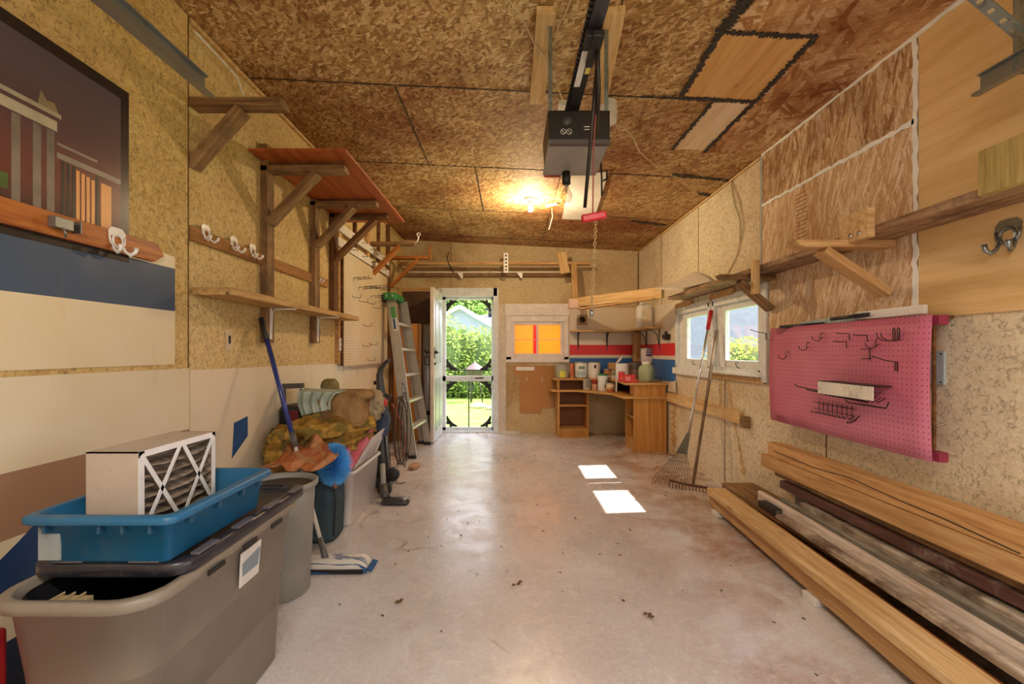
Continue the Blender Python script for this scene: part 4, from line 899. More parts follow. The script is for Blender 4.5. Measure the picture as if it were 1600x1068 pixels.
mk('shaft', MB().cyl((1.875, 4.12, 1.40), (1.60, 3.98, .05), .0135, 10), wood('rake_shaft', '7c6448', '4c3a28', '9c8464', .1, 'z'), t)
mk('crossbar', MB().tube([(1.43, 4.08, .06), (1.52, 4.02, .045), (1.60, 3.97, .04), (1.70, 3.92, .035)], .009, 6), plain('5a3c30', .6, .4), t)
m = MB()
for k in range(12):
    q = k/11; p = Vector((1.43+.26*q, 4.08-.16*q, .05)); m.tube([p, p+Vector((-.012, -.03, -.01)), p+Vector((-.016, -.045, -.045))], .004, 5)
mk('teeth', m, plain('5a3c30', .6, .4), t)
# ------------------------------------------------------------------ timber stack
def stick(lab, X0, X1, Z0, Z1, y0, y1, mat, dx=.0, name='timber', **k):
    xc, zc = (X0+X1)/2, (Z0+Z1)/2
    return beam(name, (xc, y1, zc), (xc-dx*(y1-y0), y0, zc), X1-X0, Z1-Z0, mat, label=lab, cat='timber', bevel=.004, **k)
stick('pale square beam on the floor, under the frontmost plank', 1.53, 1.62, .04, .133, .75, 3.50, m_pine, .055)
stick('pale knotty plank lying flat as the frontmost of the stack', 1.495, 1.635, .135, .174, .75, 3.46, m_pine_lt, .05)
stick('wide brown plank with a grey edge at the far end of the stack', 1.655, 1.90, .148, .186, .80, 3.56, m_old, .0)
stick('reddish brown board low in the gap behind the frontmost plank', 1.626, 1.694, .04, .134, .75, 3.3, m_orange, .05)
stick('weathered grey brown board beside the frontmost plank', 1.632, 1.692, .188, .212, .80, 2.80, m_weath, .04)
stick('narrow white edged board on edge in the middle of the stack', 1.708, 1.742, .188, .252, .80, 3.14, wood('whitewashed_board', 'd8cabc', '9a8470', 'efe8e0', .3, dirt='c49c74', dirt_amt=.3), .035)
stick('flaking white grey board between the white edged board and the wall side boards', 1.746, 1.782, .188, .262, .80, 2.96, m_weathg, .02)
stick('dirty flaking board with a whitish end, behind the grey board', 1.784, 1.842, .188, .284, .80, 2.80, m_weath, .01)
stick('dark brown painted timber with a grey side, against the wall', 1.845, 1.908, .188, .30, .80, 2.95, m_weathg, .0)
stick('dark brown painted board lying just below the two tan beams', 1.800, 1.905, .302, .352, .80, 3.04, wood('dark_painted_board', '5c3c34', '3c2822', '74544a', 0, dirt='8a7c70', dirt_amt=.2), .0)
stick('brown support beam under the two tan beams', 1.83, 1.905, .354, .398, .85, 3.15, m_old, .0)
stick('tan beam with large knots, lower of the two against the wall', 1.785, 1.878, .40, .487, .75, 3.24, m_pine, .0)
t = stick('tan beam with a long crack, topmost against the wall', 1.795, 1.885, .489, .582, .75, 3.17, wood('cracked_beam_wood', 'c89a64', '946434', 'd8b07c', .8), .0)
mk('crack', MB().tube([(1.7935, 3.1, .535), (1.7935, 2.7, .525), (1.7935, 2.4, .545), (1.7935, 2.1, .525), (1.7935, 1.9, .52), (1.7935, 1.6, .50)], .0022, 5), m_black, t)
for y in (.95, 2.2, 3.35): mk('spacer_block', MB().bb(1.44 if y < 3 else 1.5, 1.70, y-.045, y+.045, 0, .038), m_white, label=['whitish spacer block under the stack at its near end', 'whitish spacer block sticking out under the front beam', 'whitish spacer block under the far end of the stack'][[.95, 2.2, 3.35].index(y)], cat='wood block', bevel=.003)
for y in (1.0, 2.2, 3.3): mk('spacer_block', MB().bb(1.70, 1.90, y-.05, y+.05, 0, .147), m_old, label=['tall spacer block under the rear of the stack, near end', 'tall spacer block under the rear of the stack, middle', 'tall spacer block under the rear of the stack, far end'][[1.0, 2.2, 3.3].index(y)], cat='wood block', bevel=.003)
t = thing('square_tube', 'short black square tube lying between the front planks', 'tube', (1.66, 2.85, .187)) 
mk('tube', MB().bb(1.648, 1.70, 2.84, 3.02, .187, .225), m_black, t); mk('open_end', MB().bb(1.655, 1.693, 2.836, 2.841, .192, .22), plain('5a5048', .5), t)
# ------------------------------------------------------------------ overhead opener
opn = t = thing('garage_door_opener', 'black and grey garage door opener hanging from the ceiling', 'garage door opener', (.32, 2.28, 2.17))
m_gry = plain('96908e', .35)
mk('housing', MB().prism([(.185, 2.11, 2.18), (.455, 2.11, 2.18), (.465, 2.11, 2.33), (.175, 2.11, 2.33)], (0, .34, 0)), m_blackm, t, bevel=.006)
mk('front_cover', MB().bb(.180, .460, 2.095, 2.11, 2.184, 2.318), plain('262222', .25), t, bevel=.004)
mk('under_cover', MB().prism([(.178, 2.10, 2.182), (.178, 2.46, 2.16), (.178, 2.47, 2.18), (.178, 2.10, 2.19)], (.284, 0, 0)), m_gry, t, bevel=.002)
mk('cover_trim', MB().bb(.180, .460, 2.092, 2.12, 2.165, 2.184), plain('544c4c', .3), t)
mk('red_panel', MB().bb(.185, .27, 2.455, 2.472, 2.155, 2.19), plain('b04030', .4), t)
for i, (cx, cz) in enumerate(((.245, 2.222), (.272, 2.222))):
    pts = [(cx+.012*math.cos(k*math.pi/8), 2.094, cz+.012*math.sin(k*math.pi/8)) for k in range(17)]
    mk('warning_symbol', MB().tube(pts, .0012, 5).tube([(cx-.008, 2.094, cz+.008), (cx+.008, 2.094, cz-.008)], .0012, 5), m_white2, t)
for z in (2.243, 2.230): mk('marking', MB().bb(.34, .385, 2.0935, 2.095, z, z+.003), m_white2, t)
mk('dial', MB().cyl((.262, 2.094, 2.272), (.262, 2.088, 2.272), .022, 18), plain('4a4846', .2), t)
rl = MB().bb(.275, .325, -1.0, 2.30, 2.345, 2.395)
mk('rail', rl, plain('2e2c2e', .3), t, bevel=.003)
ch = MB()
for k in range(46): ch.bb(.262, .274, .98+k*.028, .996+k*.028, 2.352, 2.37)
mk('drive_chain', ch, m_black, t)
mk('rail_label', MB().bb(.273, .298, 1.72, 1.95, 2.3435, 2.345), m_white2, t); mk('rail_label', MB().bb(.304, .322, 1.72, 1.86, 2.3435, 2.345), plain('e0d468', .4), t)
mk('trolley', MB().bb(.268, .334, 1.60, 1.68, 2.318, 2.345).bb(.29, .32, 1.58, 1.76, 2.305, 2.33), m_black, t, bevel=.004)
mk('mounting_bolt', MB().cyl((.30, 2.2, 2.33), (.30, 2.2, 2.35), .02, 10), m_steel, t)
for x in (.19, .455):
    s = MB().bb(x-.010, x+.010, 2.15, 2.153, 2.30, ceilz(x)-.022); mk('hanging_strap', s, m_galv, t)
    mk('strap_holes', MB().bb(x-.003, x-.002, 2.158, 2.167, 2.33, 2.34).bb(x-.003, x-.002, 2.158, 2.167, 2.45, 2.46).bb(x-.003, x-.002, 2.158, 2.167, 2.57, 2.58), m_chrome, t)
sock = MB().cyl((.298, 2.42, 2.165), (.300, 2.42, 2.10), .022, 14); mk('lamp_socket', sock, m_black, t)
m_bulbg = glass_mat('clear_bulb_glass', (.72, .72, .72, 1)); 
mk('clear_bulb', MB().lathe([(.013, 0), (.014, -.02), (.030, -.052), (.032, -.07), (.022, -.092), (.001, -.098)], (.30, 2.42, 2.10), 20), m_bulbg, t)
mk('filament_stem', MB().cyl((.30, 2.42, 2.10), (.30, 2.42, 2.055), .004, 8), m_white, t)
mk('power_lead', MB().tube([(.465, 2.35, 2.22), (.475, 2.36, 2.12), (.478, 2.37, 2.02)], .005, 6).tube([(.48, 2.38, 2.10), (.51, 2.40, 2.12), (.515, 2.42, 2.17)], .005, 6), m_black, t)
# ceiling boards either side of the rail
for x0, x1, ln, lab in ((.165, .165, (2.07, 2.83), 'pale board on the ceiling left of the opener rail'), (.475, .555, (2.05, 2.86), 'pale board on the ceiling right of the opener rail')):
    beam('ceiling_board', (x0, ln[0], ceilz(x0)-.02), (x1, ln[1], ceilz(x1)-.02), .09, .038, m_pine_lt, label=lab, cat='board')
mk('release_rod', MB().tube([(.330, 1.70, 2.33), (.312, 1.90, 1.81)], .0075, 8), m_dkmetal, label='thin dark steel rod hanging from the opener trolley', cat='rod')
mk('release_arm', MB().tube([(.318, 1.66, 2.32), (.335, 1.72, 2.20), (.36, 1.90, 2.12)], .009, 8), m_dkmetal, opn)
rhn = mk('release_handle', MB().bar((.298, 1.90, 1.762), (.402, 1.90, 1.782), .024, .034), plain('c01c28', .35), opn, bevel=.008, label='red plastic release handle')
mk('cord', MB().tube([(.336, 1.72, 2.30), (.345, 1.88, 2.05), (.345, 1.90, 1.775)], .0028, 6), plain('a04840', .7), rhn)
m = MB(); a, b = Vector((.358, 1.90, 1.76)), Vector((.340, 1.90, 1.385))
for k in range(27):
    p = a.lerp(b, k/26); o_ = Vector((.005, 0, 0)) if k % 2 else Vector((0, .005, 0)); u = (b-a).normalized()*.010
    m.tube([p-u, p-u*.6+o_, p+u*.6+o_, p+u, p+u*.6-o_, p-u*.6-o_, p-u], .0016, 5, cap=False)
t = thing('pull_chain', 'brass link chain hanging below the red handle', 'chain', b); mk('links', m, plain('c4a878', .35, .7), t); mk('end_clip', MB().cyl(b, b-Vector((0, 0, .03)), .007, 8), m_steel, t)
# junction boxes on ceiling
mk('junction_box', MB().bar(onC(872, 164, .02), onC(902, 165, .02), .07, .035), m_white, bevel=.004, label='small cream junction box on the ceiling behind the opener, left', cat='box')
p = onC(948, 160, 0); mk('junction_box', MB().lathe([(.06, -.12), (.064, -.10), (.064, 0)], (p.x, p.y, p.z-.004), 24), m_white, label='round white box on the ceiling right behind the opener', cat='box')
mk('outlet_plate', MB().bb(.40, .44, 2.60, 2.75, 2.755, 2.768), m_pine_lt, label='pale wooden strip on the ceiling between the opener straps', cat='strip')
# white panel lying flat against the ceiling
top = [onC(*q, off=.004) for q in ((893, 273), (951, 267), (928, 343), (878, 341))]
mk('ceiling_sheet', MB().prism(top, (0, 0, -.008)), plain('dcd4cc', .4), label='white rectangular sheet fixed flat to the ceiling behind the opener', cat='sheet')
# lamp
P = onC(829, 311); P.z = ceilz(P.x)
t = thing('ceiling_lamp', 'bare lit bulb in a white porcelain holder on the ceiling', 'lamp', (P.x, P.y, P.z-.13))
mk('holder', MB().lathe([(.066, 0), (.066, -.012), (.05, -.02), (.02, -.024), (.018, -.055)][::-1], (P.x, P.y, P.z-.001), 24), m_white2, t)
mg = NT('lit_bulb'); mg.b.inputs['Emission Color'].default_value = (1, .86, .62, 1); mg.b.inputs['Emission Strength'].default_value = 14; mg.fin('fff2d8', .3); m_lit = mg.mat
bl = mk('bulb', MB().lathe([(.001, -.115), (.018, -.11), (.029, -.09), (.029, -.075), (.016, -.05), (.013, -.04)], (P.x, P.y, P.z-.014), 20), m_lit, t)
ld = bpy.data.lights.new('bulb_light', 'POINT'); ld.energy = BULB_W; ld.color = (1, .76, .45); ld.shadow_soft_size = .03
lo = bpy.data.objects.new('bulb_light', ld); C.objects.link(lo); lo.location = (P.x, P.y, P.z-.18)
# unseen tube lamp added near the garage door as fill light for the room
tb = thing('ceiling_lamp', 'added fill tube lamp above the garage door end, out of view', 'lamp', (.3, -.3, 2.68))
mg = NT('fill_tube_glow'); mg.b.inputs['Emission Color'].default_value = (1, .93, .82, 1); mg.b.inputs['Emission Strength'].default_value = 4; mg.fin('ffffff', .3)
mk('tube', MB().cyl((-.6, -.45, 2.69), (1.2, -.45, 2.60), .02, 14), mg.mat, tb); mk('fill_fixture', MB().bar((-.65, -.45, 2.79), (1.25, -.45, 2.70), .14, .05), m_white2, tb)
ld = bpy.data.lights.new('fill_tube_light', 'AREA'); ld.shape = 'RECTANGLE'; ld.size = 1.8; ld.size_y = .2; ld.energy = FILL_TUBE_W; ld.color = (1, .94, .86)
lo = bpy.data.objects.new('fill_tube_light', ld); C.objects.link(lo); lo.location = (.3, -.45, 2.61)
# loose wires on the ceiling
m_wire = plain('cbb48c', .7)
def cable_c(pts, r, lab, offs=.012, mat=m_wire):
    mk('wire', MB().tube([onC(x, y, off=offs) for x, y in pts], r, 6), mat, label=lab, cat='wire')
cable_c([(958, 192), (975, 198), (988, 212), (1000, 238), (1020, 255), (1045, 272), (1080, 285), (1105, 292), (1140, 276)], .0045, 'thin cream wire wandering along the ceiling from the opener')
mk('wire', MB().tube([onX(1140, 278, XR-.012), onX(1155, 312, XR-.01), onX(1162, 352, XR-.01), onX(1152, 398, XR-.01), onX(1135, 432, XR-.01)], .0045, 6), m_wire, label='thin cream wire hanging down the right wall above the windows', cat='wire')
mk('wire', MB().tube([onX(1142, 282, XR-.008), onX(1148, 320, XR-.01), onX(1157, 345, XR-.01), onX(1156, 380, XR-.008)], .0035, 6), plain('8c8050', .7), label='thinner greenish wire beside the cream one on the right wall', cat='wire')
cable_c([(792, -10), (800, 8), (816, 25), (820, 38), (836, 70), (848, 84)], .004, 'thin wire crossing the ceiling into the left ceiling board', .05)
cable_c([(894, -8), (884, 20), (872, 40), (866, 70), (852, 84)], .004, 'thin looped wire right of the left ceiling board', .05)
cable_c([(852, 84), (858, 100), (870, 130), (880, 158)], .004, 'thin wire running from the ceiling board to the junction box', .045)
q = onC(862, 321, .004)
t = thing('pull_switch', 'white ceiling pull switch with a short cord beside the lit bulb', 'switch', q)
mk('body', MB().bar(onC(853, 322, .012), onC(871, 318, .012), .03, .02), m_white, t, bevel=.004)
mk('cord', MB().tube([q-Vector((0, 0, .02)), q+Vector((.01, 0, -.12)), q+Vector((-.03, 0, -.26))], .004, 6), m_wire, t)
# ------------------------------------------------------------------ tubs and bins on the left
def rrect(cx, cy, a, b, r, z, n=6):
    pts = []
    for (sx, sy, q0) in ((1, 1, 0), (-1, 1, 1), (-1, -1, 2), (1, -1, 3)):
        for k in range(n+1):
            q = (q0+k/n)*math.pi/2; pts.append((cx+sx*(a-r)+r*math.cos(q), cy+sy*(b-r)+r*math.sin(q), z))
    return pts
def loft(mb, loops, mi=0, smooth=True, cap0=False, cap1=False):
    n = len(loops[0]); vs = [p for l in loops for p in l]; fs = []
    for i in range(len(loops)-1):
        for k in range(n):
            k2 = (k+1) % n; fs.append((i*n+k, i*n+k2, (i+1)*n+k2, (i+1)*n+k))
    if cap0: fs.append(tuple(range(n-1, -1, -1)))
    if cap1: fs.append(tuple((len(loops)-1)*n+k for k in range(n)))
    return mb.add(vs, fs, mi, smooth)
def tub(x0, x1, y0, y1, z0, z1, taper=.04, r=.05, th=.004, rim=.02, rimh=.03, waist=0):
    cx, cy, a, b = (x0+x1)/2, (y0+y1)/2, (x1-x0)/2, (y1-y0)/2
    A = lambda d, z, rr=r: rrect(cx, cy, a-d, b-d, max(.008, rr-d*.5), z)
    m = MB(); h = z1-z0; loops = [A(taper+.006, z0, r), A(taper, z0+.008)]
    if waist: loops += [A(taper*.6, z0+h*waist), A(taper*.6-.004, z0+h*waist+.006)]
    loops += [A(.004, z1-rimh), A(-rim+.003, z1-rimh), A(-rim, z1-rimh+.003), A(-rim, z1-.005), A(-rim+.006, z1), A(th, z1), A(th+.003, z1-.004), A(taper+th, z0+.012)]
    loft(m, loops, cap0=True, cap1=True); return m
# big grey tote
m_tote = plain('82786a', .38, var=.08); m_lid = plain('26242a', .3, grime='5a565c')
t = thing('storage_tote', 'large grey taupe storage tote standing in the left foreground', 'storage tote', (-1.06, 1.48, 0))
mk('body', tub(-1.255, -.872, 1.085, 1.885, .002, .615, .05, .09, .005, .016, .030, .62), m_tote, t)
mk('body_seam', MB().bar((-.9055, 1.20, .33), (-.9055, 1.80, .33), .004, .006), plain('6e675c', .5), t)
lb = MB().prism([(-.880, 1.475, .442), (-.880, 1.585, .442), (-.872, 1.59, .556), (-.872, 1.47, .556)], (.004, 0, 0)); mk('sticker', lb, plain('d8d4cc', .4), t, bevel=.001, label='whitish label with a grey blue picture')
mk('sticker_picture', MB().prism([(-.876, 1.485, .475), (-.876, 1.575, .475), (-.869, 1.58, .535), (-.869, 1.48, .52)], (.0025, 0, 0)), plain('7c8a94', .4), t)
for y in (1.28, 1.45, 1.62): mk('lid_slot', MB().bb(-.8515, -.847, y, y+.075, .578, .592), m_black, t)
ld_ = thing('tote_lid', 'black ribbed tote lid pushed back across the grey tote', 'lid', (-1.06, 1.55, .62))
m = MB(); cx, cy = -1.063, 1.555
A = lambda a, b, z, r=.06: rrect(cx, cy, a, b, r, z)
loft(m, [A(.190, .345, .617), A(.208, .362, .617), A(.212, .366, .622), A(.212, .366, .648), A(.205, .36, .655), A(.185, .34, .655), A(.178, .332, .640), A(.178, .332, .628)], cap0=True, cap1=True)
mk('lid_panel', m, m_lid, ld_)
for y in (1.24, 1.42, 1.60, 1.78): mk('lid_rib', MB().bb(-.872, -.848, y, y+.09, .656, .664), plain('5a565c', .35), ld_, bevel=.002)
for x in (-1.2, -1.0): mk('lid_rib', MB().bb(x, x+.08, 1.19, 1.21, .656, .662), plain('5a565c', .35), ld_, bevel=.002)
q = MB().bb(-1.15, -1.07, 1.11, 1.17, .50, .585)
for k in range(3): q.bb(-1.15+k*.027, -1.147+k*.027, 1.105, 1.175, .585, .592)
mk('tan_container', q, plain('a8946c', .5), bevel=.006, label='tan plastic box lying inside the grey tote', cat='container')
mk('dark_inner', tub(-1.235, -.892, 1.105, 1.87, .02, .60, .045, .08, .004, .0, .01), plain('141214', .5), t)  # black shell just inside the tote walls
# blue tray
m_blue = plain('1f6088', .4, var=.15, grime='48687a')
t = thing('blue_tray', 'blue plastic bin standing on the black tote lid', 'bin', (-1.055, 1.40, .656))
mk('body', tub(-1.235, -.875, 1.17, 1.635, .657, .79, .018, .025, .004, .02, .022), m_blue, t)
for x in (-1.19, -1.05, -.99, -.92): mk('rim_rib', MB().bb(x-.004, x+.004, 1.160, 1.176, .745, .768), plain('1e4c6c', .45), t)
for y in (1.24, 1.36, 1.48, 1.58): mk('rim_rib', MB().bb(-.885, -.866, y-.008, y+.008, .745, .768), plain('1e4c6c', .45), t)
mk('rubbed_corner', MB().bb(-1.222, -1.165, 1.178, 1.182, .67, .755), plain('8a9294', .5, var=.2), t)
# furnace filter
t = thing('furnace_filter', 'dirty pleated furnace filter in a white cardboard frame standing in the blue bin', 'filter', (-1.09, 1.40, .662))
fx0, fx1, fy0, fy1, fz0, fz1 = -1.165, -1.022, 1.25, 1.575, .667, .934
m_card = plain('b4a494', .6, grime='a89888', var=.08); m_cardw = plain('e2dfdc', .5)
q = MB().bb(fx0, fx1, fy0, fy0+.004, fz0, fz1).bb(fx0, fx1, fy1-.004, fy1, fz0, fz1).bb(fx0, fx1, fy0, fy1, fz1-.004, fz1).bb(fx0, fx1, fy0, fy1, fz0, fz0+.004); mk('cardboard_frame', q, m_card, t)
def stripF(y0, z0, y1, z1, w, X):
    d = Vector((0, y1-y0, z1-z0)).normalized(); n = Vector((1, 0, 0)).cross(d); a, b = Vector((X, y0, z0)), Vector((X, y1, z1)); return [a-n*w/2, b-n*w/2, b+n*w/2, a+n*w/2]
q = MB()
for (a_, b_, c_, d_) in ((fy0, fz0, fy1, fz0), (fy0, fz1, fy1, fz1)): q.prism([(fx1, a_, b_-.0), (fx1, c_, d_), (fx1, c_, d_+(.018 if b_ == fz0 else -.018)), (fx1, a_, b_+(.018 if b_ == fz0 else -.018))], (.002, 0, 0))
q.prism([(fx1, fy0, fz0), (fx1, fy0+.02, fz0), (fx1, fy0+.02, fz1), (fx1, fy0, fz1)], (.002, 0, 0)).prism([(fx1, fy1-.018, fz0), (fx1, fy1, fz0), (fx1, fy1, fz1), (fx1, fy1-.018, fz1)], (.002, 0, 0))
ym = fy0+.16
for (a_, b_) in ((fy0+.01, ym), (ym, fy0+.01)): q.prism(stripF(a_, fz1-.01, b_, fz0+.03, .014, fx1+.0005), (.002, 0, 0))
for (a_, b_) in ((ym+.01, fy1-.01), (fy1-.01, ym+.01)): q.prism(stripF(a_, fz1-.01, b_, fz0+.03, .014, fx1+.0005), (.002, 0, 0))
mk('cross_braces', q, m_cardw, t, bevel=.0005)
t_ = NT('dirty_pleats'); v_ = t_.pos(); c_ = t_.ramp(t_.noise(v_, 30, 5, .7), [(.3, '5c4c40'), (.5, '8c7c6c'), (.7, 'b4a698')]); t_.bump(t_.noise(v_, 90, 3), .5, .004); m_pl = t_.fin(c_, .95, 0, .1)
def pl(u, v):
    z = fz0+.006+(fz1-fz0-.012)*v; y = fy0+.006+(fy1-fy0-.012)*u
    ph_ = (v*9+.35*math.sin(u*3.0)+.15*noise.noise(Vector((u*7, v*5, 0)))) % 1.0; return (fx1-.004-.045*abs(ph_*2-1)**.8, y, z)
mk('pleats', MB().grid(pl, 24, 108), m_pl, t)
# round trash can
m_can = plain('8c8a82', .42, var=.12)
cx, cy = -1.165, 2.30
t = thing('trash_can', 'round grey plastic trash can behind the grey tote', 'trash can', (cx, cy, 0))
mk('body', MB().lathe([(.138, .002), (.142, .01), (.166, .525), (.166, .53), (.178, .53), (.181, .535), (.181, .552), (.175, .558), (.168, .556), (.161, .53), (.138, .02), (.001, .018)], (cx, cy, 0), 40), m_can, t)
mk('dark_inner', MB().lathe([(.1595, .53), (.1365, .022), (.001, .0205)], (cx, cy, 0), 40), plain('3a342c', .6), t)  # inner wall coloured dark to stand for the shade inside the can
# mop
t = thing('mop', 'long handled dust mop with a blue pole leaning on the left wall', 'mop', (-1.03, 2.54, 0))
a = Vector((-1.025, 2.535, .045)); b = Vector((-1.552, 2.835, 1.42)); d = (b-a).normalized()
k1, k2 = .40, .54
mk('lower_shaft', MB().cyl(a+d*.10, a.lerp(b, .47), .0115, 12), plain('d8d0c4', .35), t); mk('upper_shaft', MB().cyl(a.lerp(b, .46), b-d*.13, .0145, 12), plain('2c3a7c', .25), t)
mk('grip', MB().cyl(b-d*.15, b, .0175, 12), m_black, t, bevel=.004); mk('collar', MB().cyl(a.lerp(b, .44), a.lerp(b, .50), .018, 12), plain('54524e', .4), t)
mk('socket', MB().tube([a, a+d*.03, a+d*.13], [.022, .017, .014], 12), plain('5c5a56', .4), t)
def mop(u, v):
    x = -1.17+.385*u; y = 2.475+.115*v+.02*u; e = min(u*9, (1-u)*9, 1)*min(v*5, (1-v)*5, 1); z = .014+.048*max(0, e)**.5+.004*math.sin(v*40)
    return (x, y, z)
t_ = NT('striped_mop_cloth'); p_ = t_.pos(); y_ = t_.n('ShaderNodeSeparateXYZ', {0: t_.warp(p_, 9, .02)}).outputs[1]
f_ = t_.math('FRACT', t_.math('MULTIPLY', y_, 62.0)); c_ = t_.ramp(f_, [(.0, 'd4cec2'), (.62, 'd4cec2'), (.66, '3c6494'), (.8, '2a3c5c'), (.86, 'd4cec2')]); t_.bump(t_.noise(p_, 80, 3), .6, .004); m_mop = t_.fin(c_, .9)
g = MB().grid(mop, 40, 30); mk('mop_cloth', g, m_mop, t)
fr = MB(); r5 = random.Random(5)
for k in range(230):
    u = r5.random(); side_ = r5.random()
    if side_ < .25: p = Vector((-.787, 2.475+.02+.115*u, .02)); dd = Vector((.028, r5.uniform(-.012, .012), -.012))
    else: p = Vector((-1.17+.385*u, 2.474+.02*u, .018)); dd = Vector((r5.uniform(-.01, .01), -.016, -.012))
    fr.tube([p, p+dd*.6+Vector((0, 0, .003)), p+dd], .0032, 4)
mk('fringe', fr, plain('2c5a8c', .9), t, kind='stuff')
mk('mop_edge', MB().bb(-1.165, -.80, 2.468, 2.478, .004, .024), m_dkmetal, t)
# cloth heap ---------------------------------------------------------------
def heap(c, r, amp, seed, n=(36, 22), pw=2.6, sharp=1.6, flat=.0, fr_=2.2, rot=0):
    """crumpled cloth lump: superellipsoid with ridged folds"""
    m = MB(); nu, nv = n; c = Vector(c); R = Matrix.Rotation(rot, 3, 'Z'); vs = []; fs = []
    sg = lambda a, p: math.copysign(abs(a)**(2/p), a)
    for j in range(nv+1):
        ph_ = -math.pi/2+math.pi*j/nv
        for i in range(nu):
            th_ = 2*math.pi*i/nu
            d = Vector((sg(math.cos(ph_), pw)*sg(math.cos(th_), pw), sg(math.cos(ph_), pw)*sg(math.sin(th_), pw), sg(math.sin(ph_), pw)))
            q = d*fr_+Vector((seed*5.1, seed*2.7, seed)); w = q+Vector((noise.noise(q*1.3), noise.noise(q*1.3+Vector((9, 0, 0))), noise.noise(q*1.3+Vector((0, 9, 0)))))*.8
            f = 1-abs(noise.noise(w))*sharp; f += .22*(1-abs(noise.noise(w*2.1))*2)
            k = 1+amp*(f-.6); p = Vector((d.x*r[0]*k, d.y*r[1]*k, d.z*r[2]*k))
            p = R @ p; p = c+p; p.z = max(p.z, c.z-r[2]*(1-flat)); vs.append(p)
    for j in range(nv):
        for i in range(nu):
            i2 = (i+1) % nu; fs.append((j*nu+i, j*nu+i2, (j+1)*nu+i2, (j+1)*nu+i))
    return m.add(vs, fs, 0, True)
def plaid(name, base, c1, c2, c3, sc=9.0):
    t = NT(name); v = t.warp(t.obj(False), 5, .06); s = t.n('ShaderNodeSeparateXYZ', {0: v}).outputs
    def band(k, f, lo): return t.math('GREATER_THAN', t.math('FRACT', t.math('ADD', t.math('MULTIPLY', s[k], f), 10.3)), lo)
    col = t.mix(t.math('MULTIPLY', band(0, sc, .55), .75), base, c1); col = t.mix(t.math('MULTIPLY', band(2, sc*.9, .6), .6), col, c2); col = t.mix(t.math('MULTIPLY', band(1, sc*.7, .7), .6), col, c3)
    col = t.mix(t.rng(t.noise(v, 50, 4), .35, .7, .3, 0), col, '3a2a14'); t.bump(t.noise(v, 120, 3), .35, .003); return t.fin(col, .9, 0, .15)
m_plaid = plaid('yellow_plaid_cloth', 'b08a3c', 'c8a050', '7c5424', '5c6038')
def fabric(name, a, b, sc=12, axis=(1, 1, 1)):
    t = NT(name); v = t.obj(False); n = t.noise(t.map(v, axis), sc, 5, .65); col = t.ramp(n, [(.3, a), (.65, b)]); t.bump(t.noise(v, 140, 3), .4, .004); return t.fin(col, .92, 0, .15)
m_brown = fabric('brown_blanket', '5c4024', 'a08054', 9, (1, 1, .5)); m_olive = fabric('grey_green_cloth', '84907e', 'b8c4b8', 6)
m_orng = plaid('orange_plaid_cloth', 'b06c40', 'c89068', '8c4830', 'a08058'); m_hamper = fabric('slate_fabric', '34424c', '46565e', 5)
# suitcase
t = thing('suitcase', 'dark red and black suitcase with its pull handle raised, against the left wall', 'suitcase', (-1.46, 3.18, 0))
mk('body', MB().bb(-1.582, -1.34, 3.10, 3.40, .04, .84), m_black, t, bevel=.03); mk('red_panel', MB().bb(-1.50, -1.44, 3.088, 3.105, .3, .81), plain('6c1a20', .6), t, bevel=.004)
mk('pull_handle', MB().tube([(-1.545, 3.12, .80), (-1.545, 3.12, .955)], .010, 8).tube([(-1.435, 3.12, .80), (-1.435, 3.12, .955)], .010, 8).bar((-1.565, 3.12, .972), (-1.415, 3.12, .978), .03, .034), plain('4c4a46', .45), t, bevel=.004)
mk('wheel', MB().cyl((-1.56, 3.13, .03), (-1.53, 3.13, .03), .028, 12).cyl((-1.39, 3.13, .03), (-1.36, 3.13, .03), .028, 12), m_blackm, t)
# hamper, white tote, blankets
t = thing('fabric_hamper', 'slate grey fabric storage bag on the floor behind the trash can', 'storage bag', (-1.3, 2.98, 0))
m = MB(); A = lambda a, b, z: rrect(-1.325, 2.965, a, b, .06, z)
loft(m, [A(.20, .10, .002), A(.215, .112, .03), A(.225, .115, .25), A(.218, .112, .44), A(.20, .10, .46)], cap0=True, cap1=True); mk('bag', m, m_hamper, t)
mk('piping', MB().tube([(-1.112, 2.87, .05), (-1.098, 2.86, .25), (-1.108, 2.86, .42), (-1.16, 2.848, .40), (-1.30, 2.848, .34), (-1.44, 2.848, .33)], .0045, 6), m_black, t)
t = thing('storage_tote', 'translucent white storage tote on the floor between the grey bag and the upright vacuum', 'storage tote', (-1.29, 3.45, 0))
m_wp = NT('cloudy_white_plastic'); m_wp.b.inputs['Transmission Weight'].default_value = .12; m_wp = m_wp.fin('e4e0de', .3)
mk('body', tub(-1.325, -1.078, 3.12, 3.78, .002, .385, .03, .05, .004, .014, .02), m_wp, t)
mk('contents', heap((-1.20, 3.45, .19), (.085, .26, .17), .1, 3), plain('a87868', .9), label='reddish folded fabric inside the white storage tote', cat='fabric')
t = thing('tote_lid', 'white ribbed lid standing on edge in the white storage tote', 'lid', (-1.06, 3.5, .38))
q0, q1, q2, q3 = Vector((-1.10, 3.20, .375)), Vector((-1.095, 3.72, .375)), Vector((-1.00, 3.70, .60)), Vector((-1.02, 3.36, .565))
mk('panel', MB().prism([q0, q1, q2, q3], (-.012, 0, .004)), plain('d6d0cc', .35), t, bevel=.004)
q = MB()
for k in range(6):
    u = .2+k*.11; a_ = q0.lerp(q1, u).lerp(q3.lerp(q2, u), .15); b_ = q0.lerp(q1, u).lerp(q3.lerp(q2, u), .75); q.tube([a_+Vector((.004, 0, 0)), b_+Vector((.004, 0, 0))], .005, 6)
mk('rib', q, plain('c4bebc', .35), t)
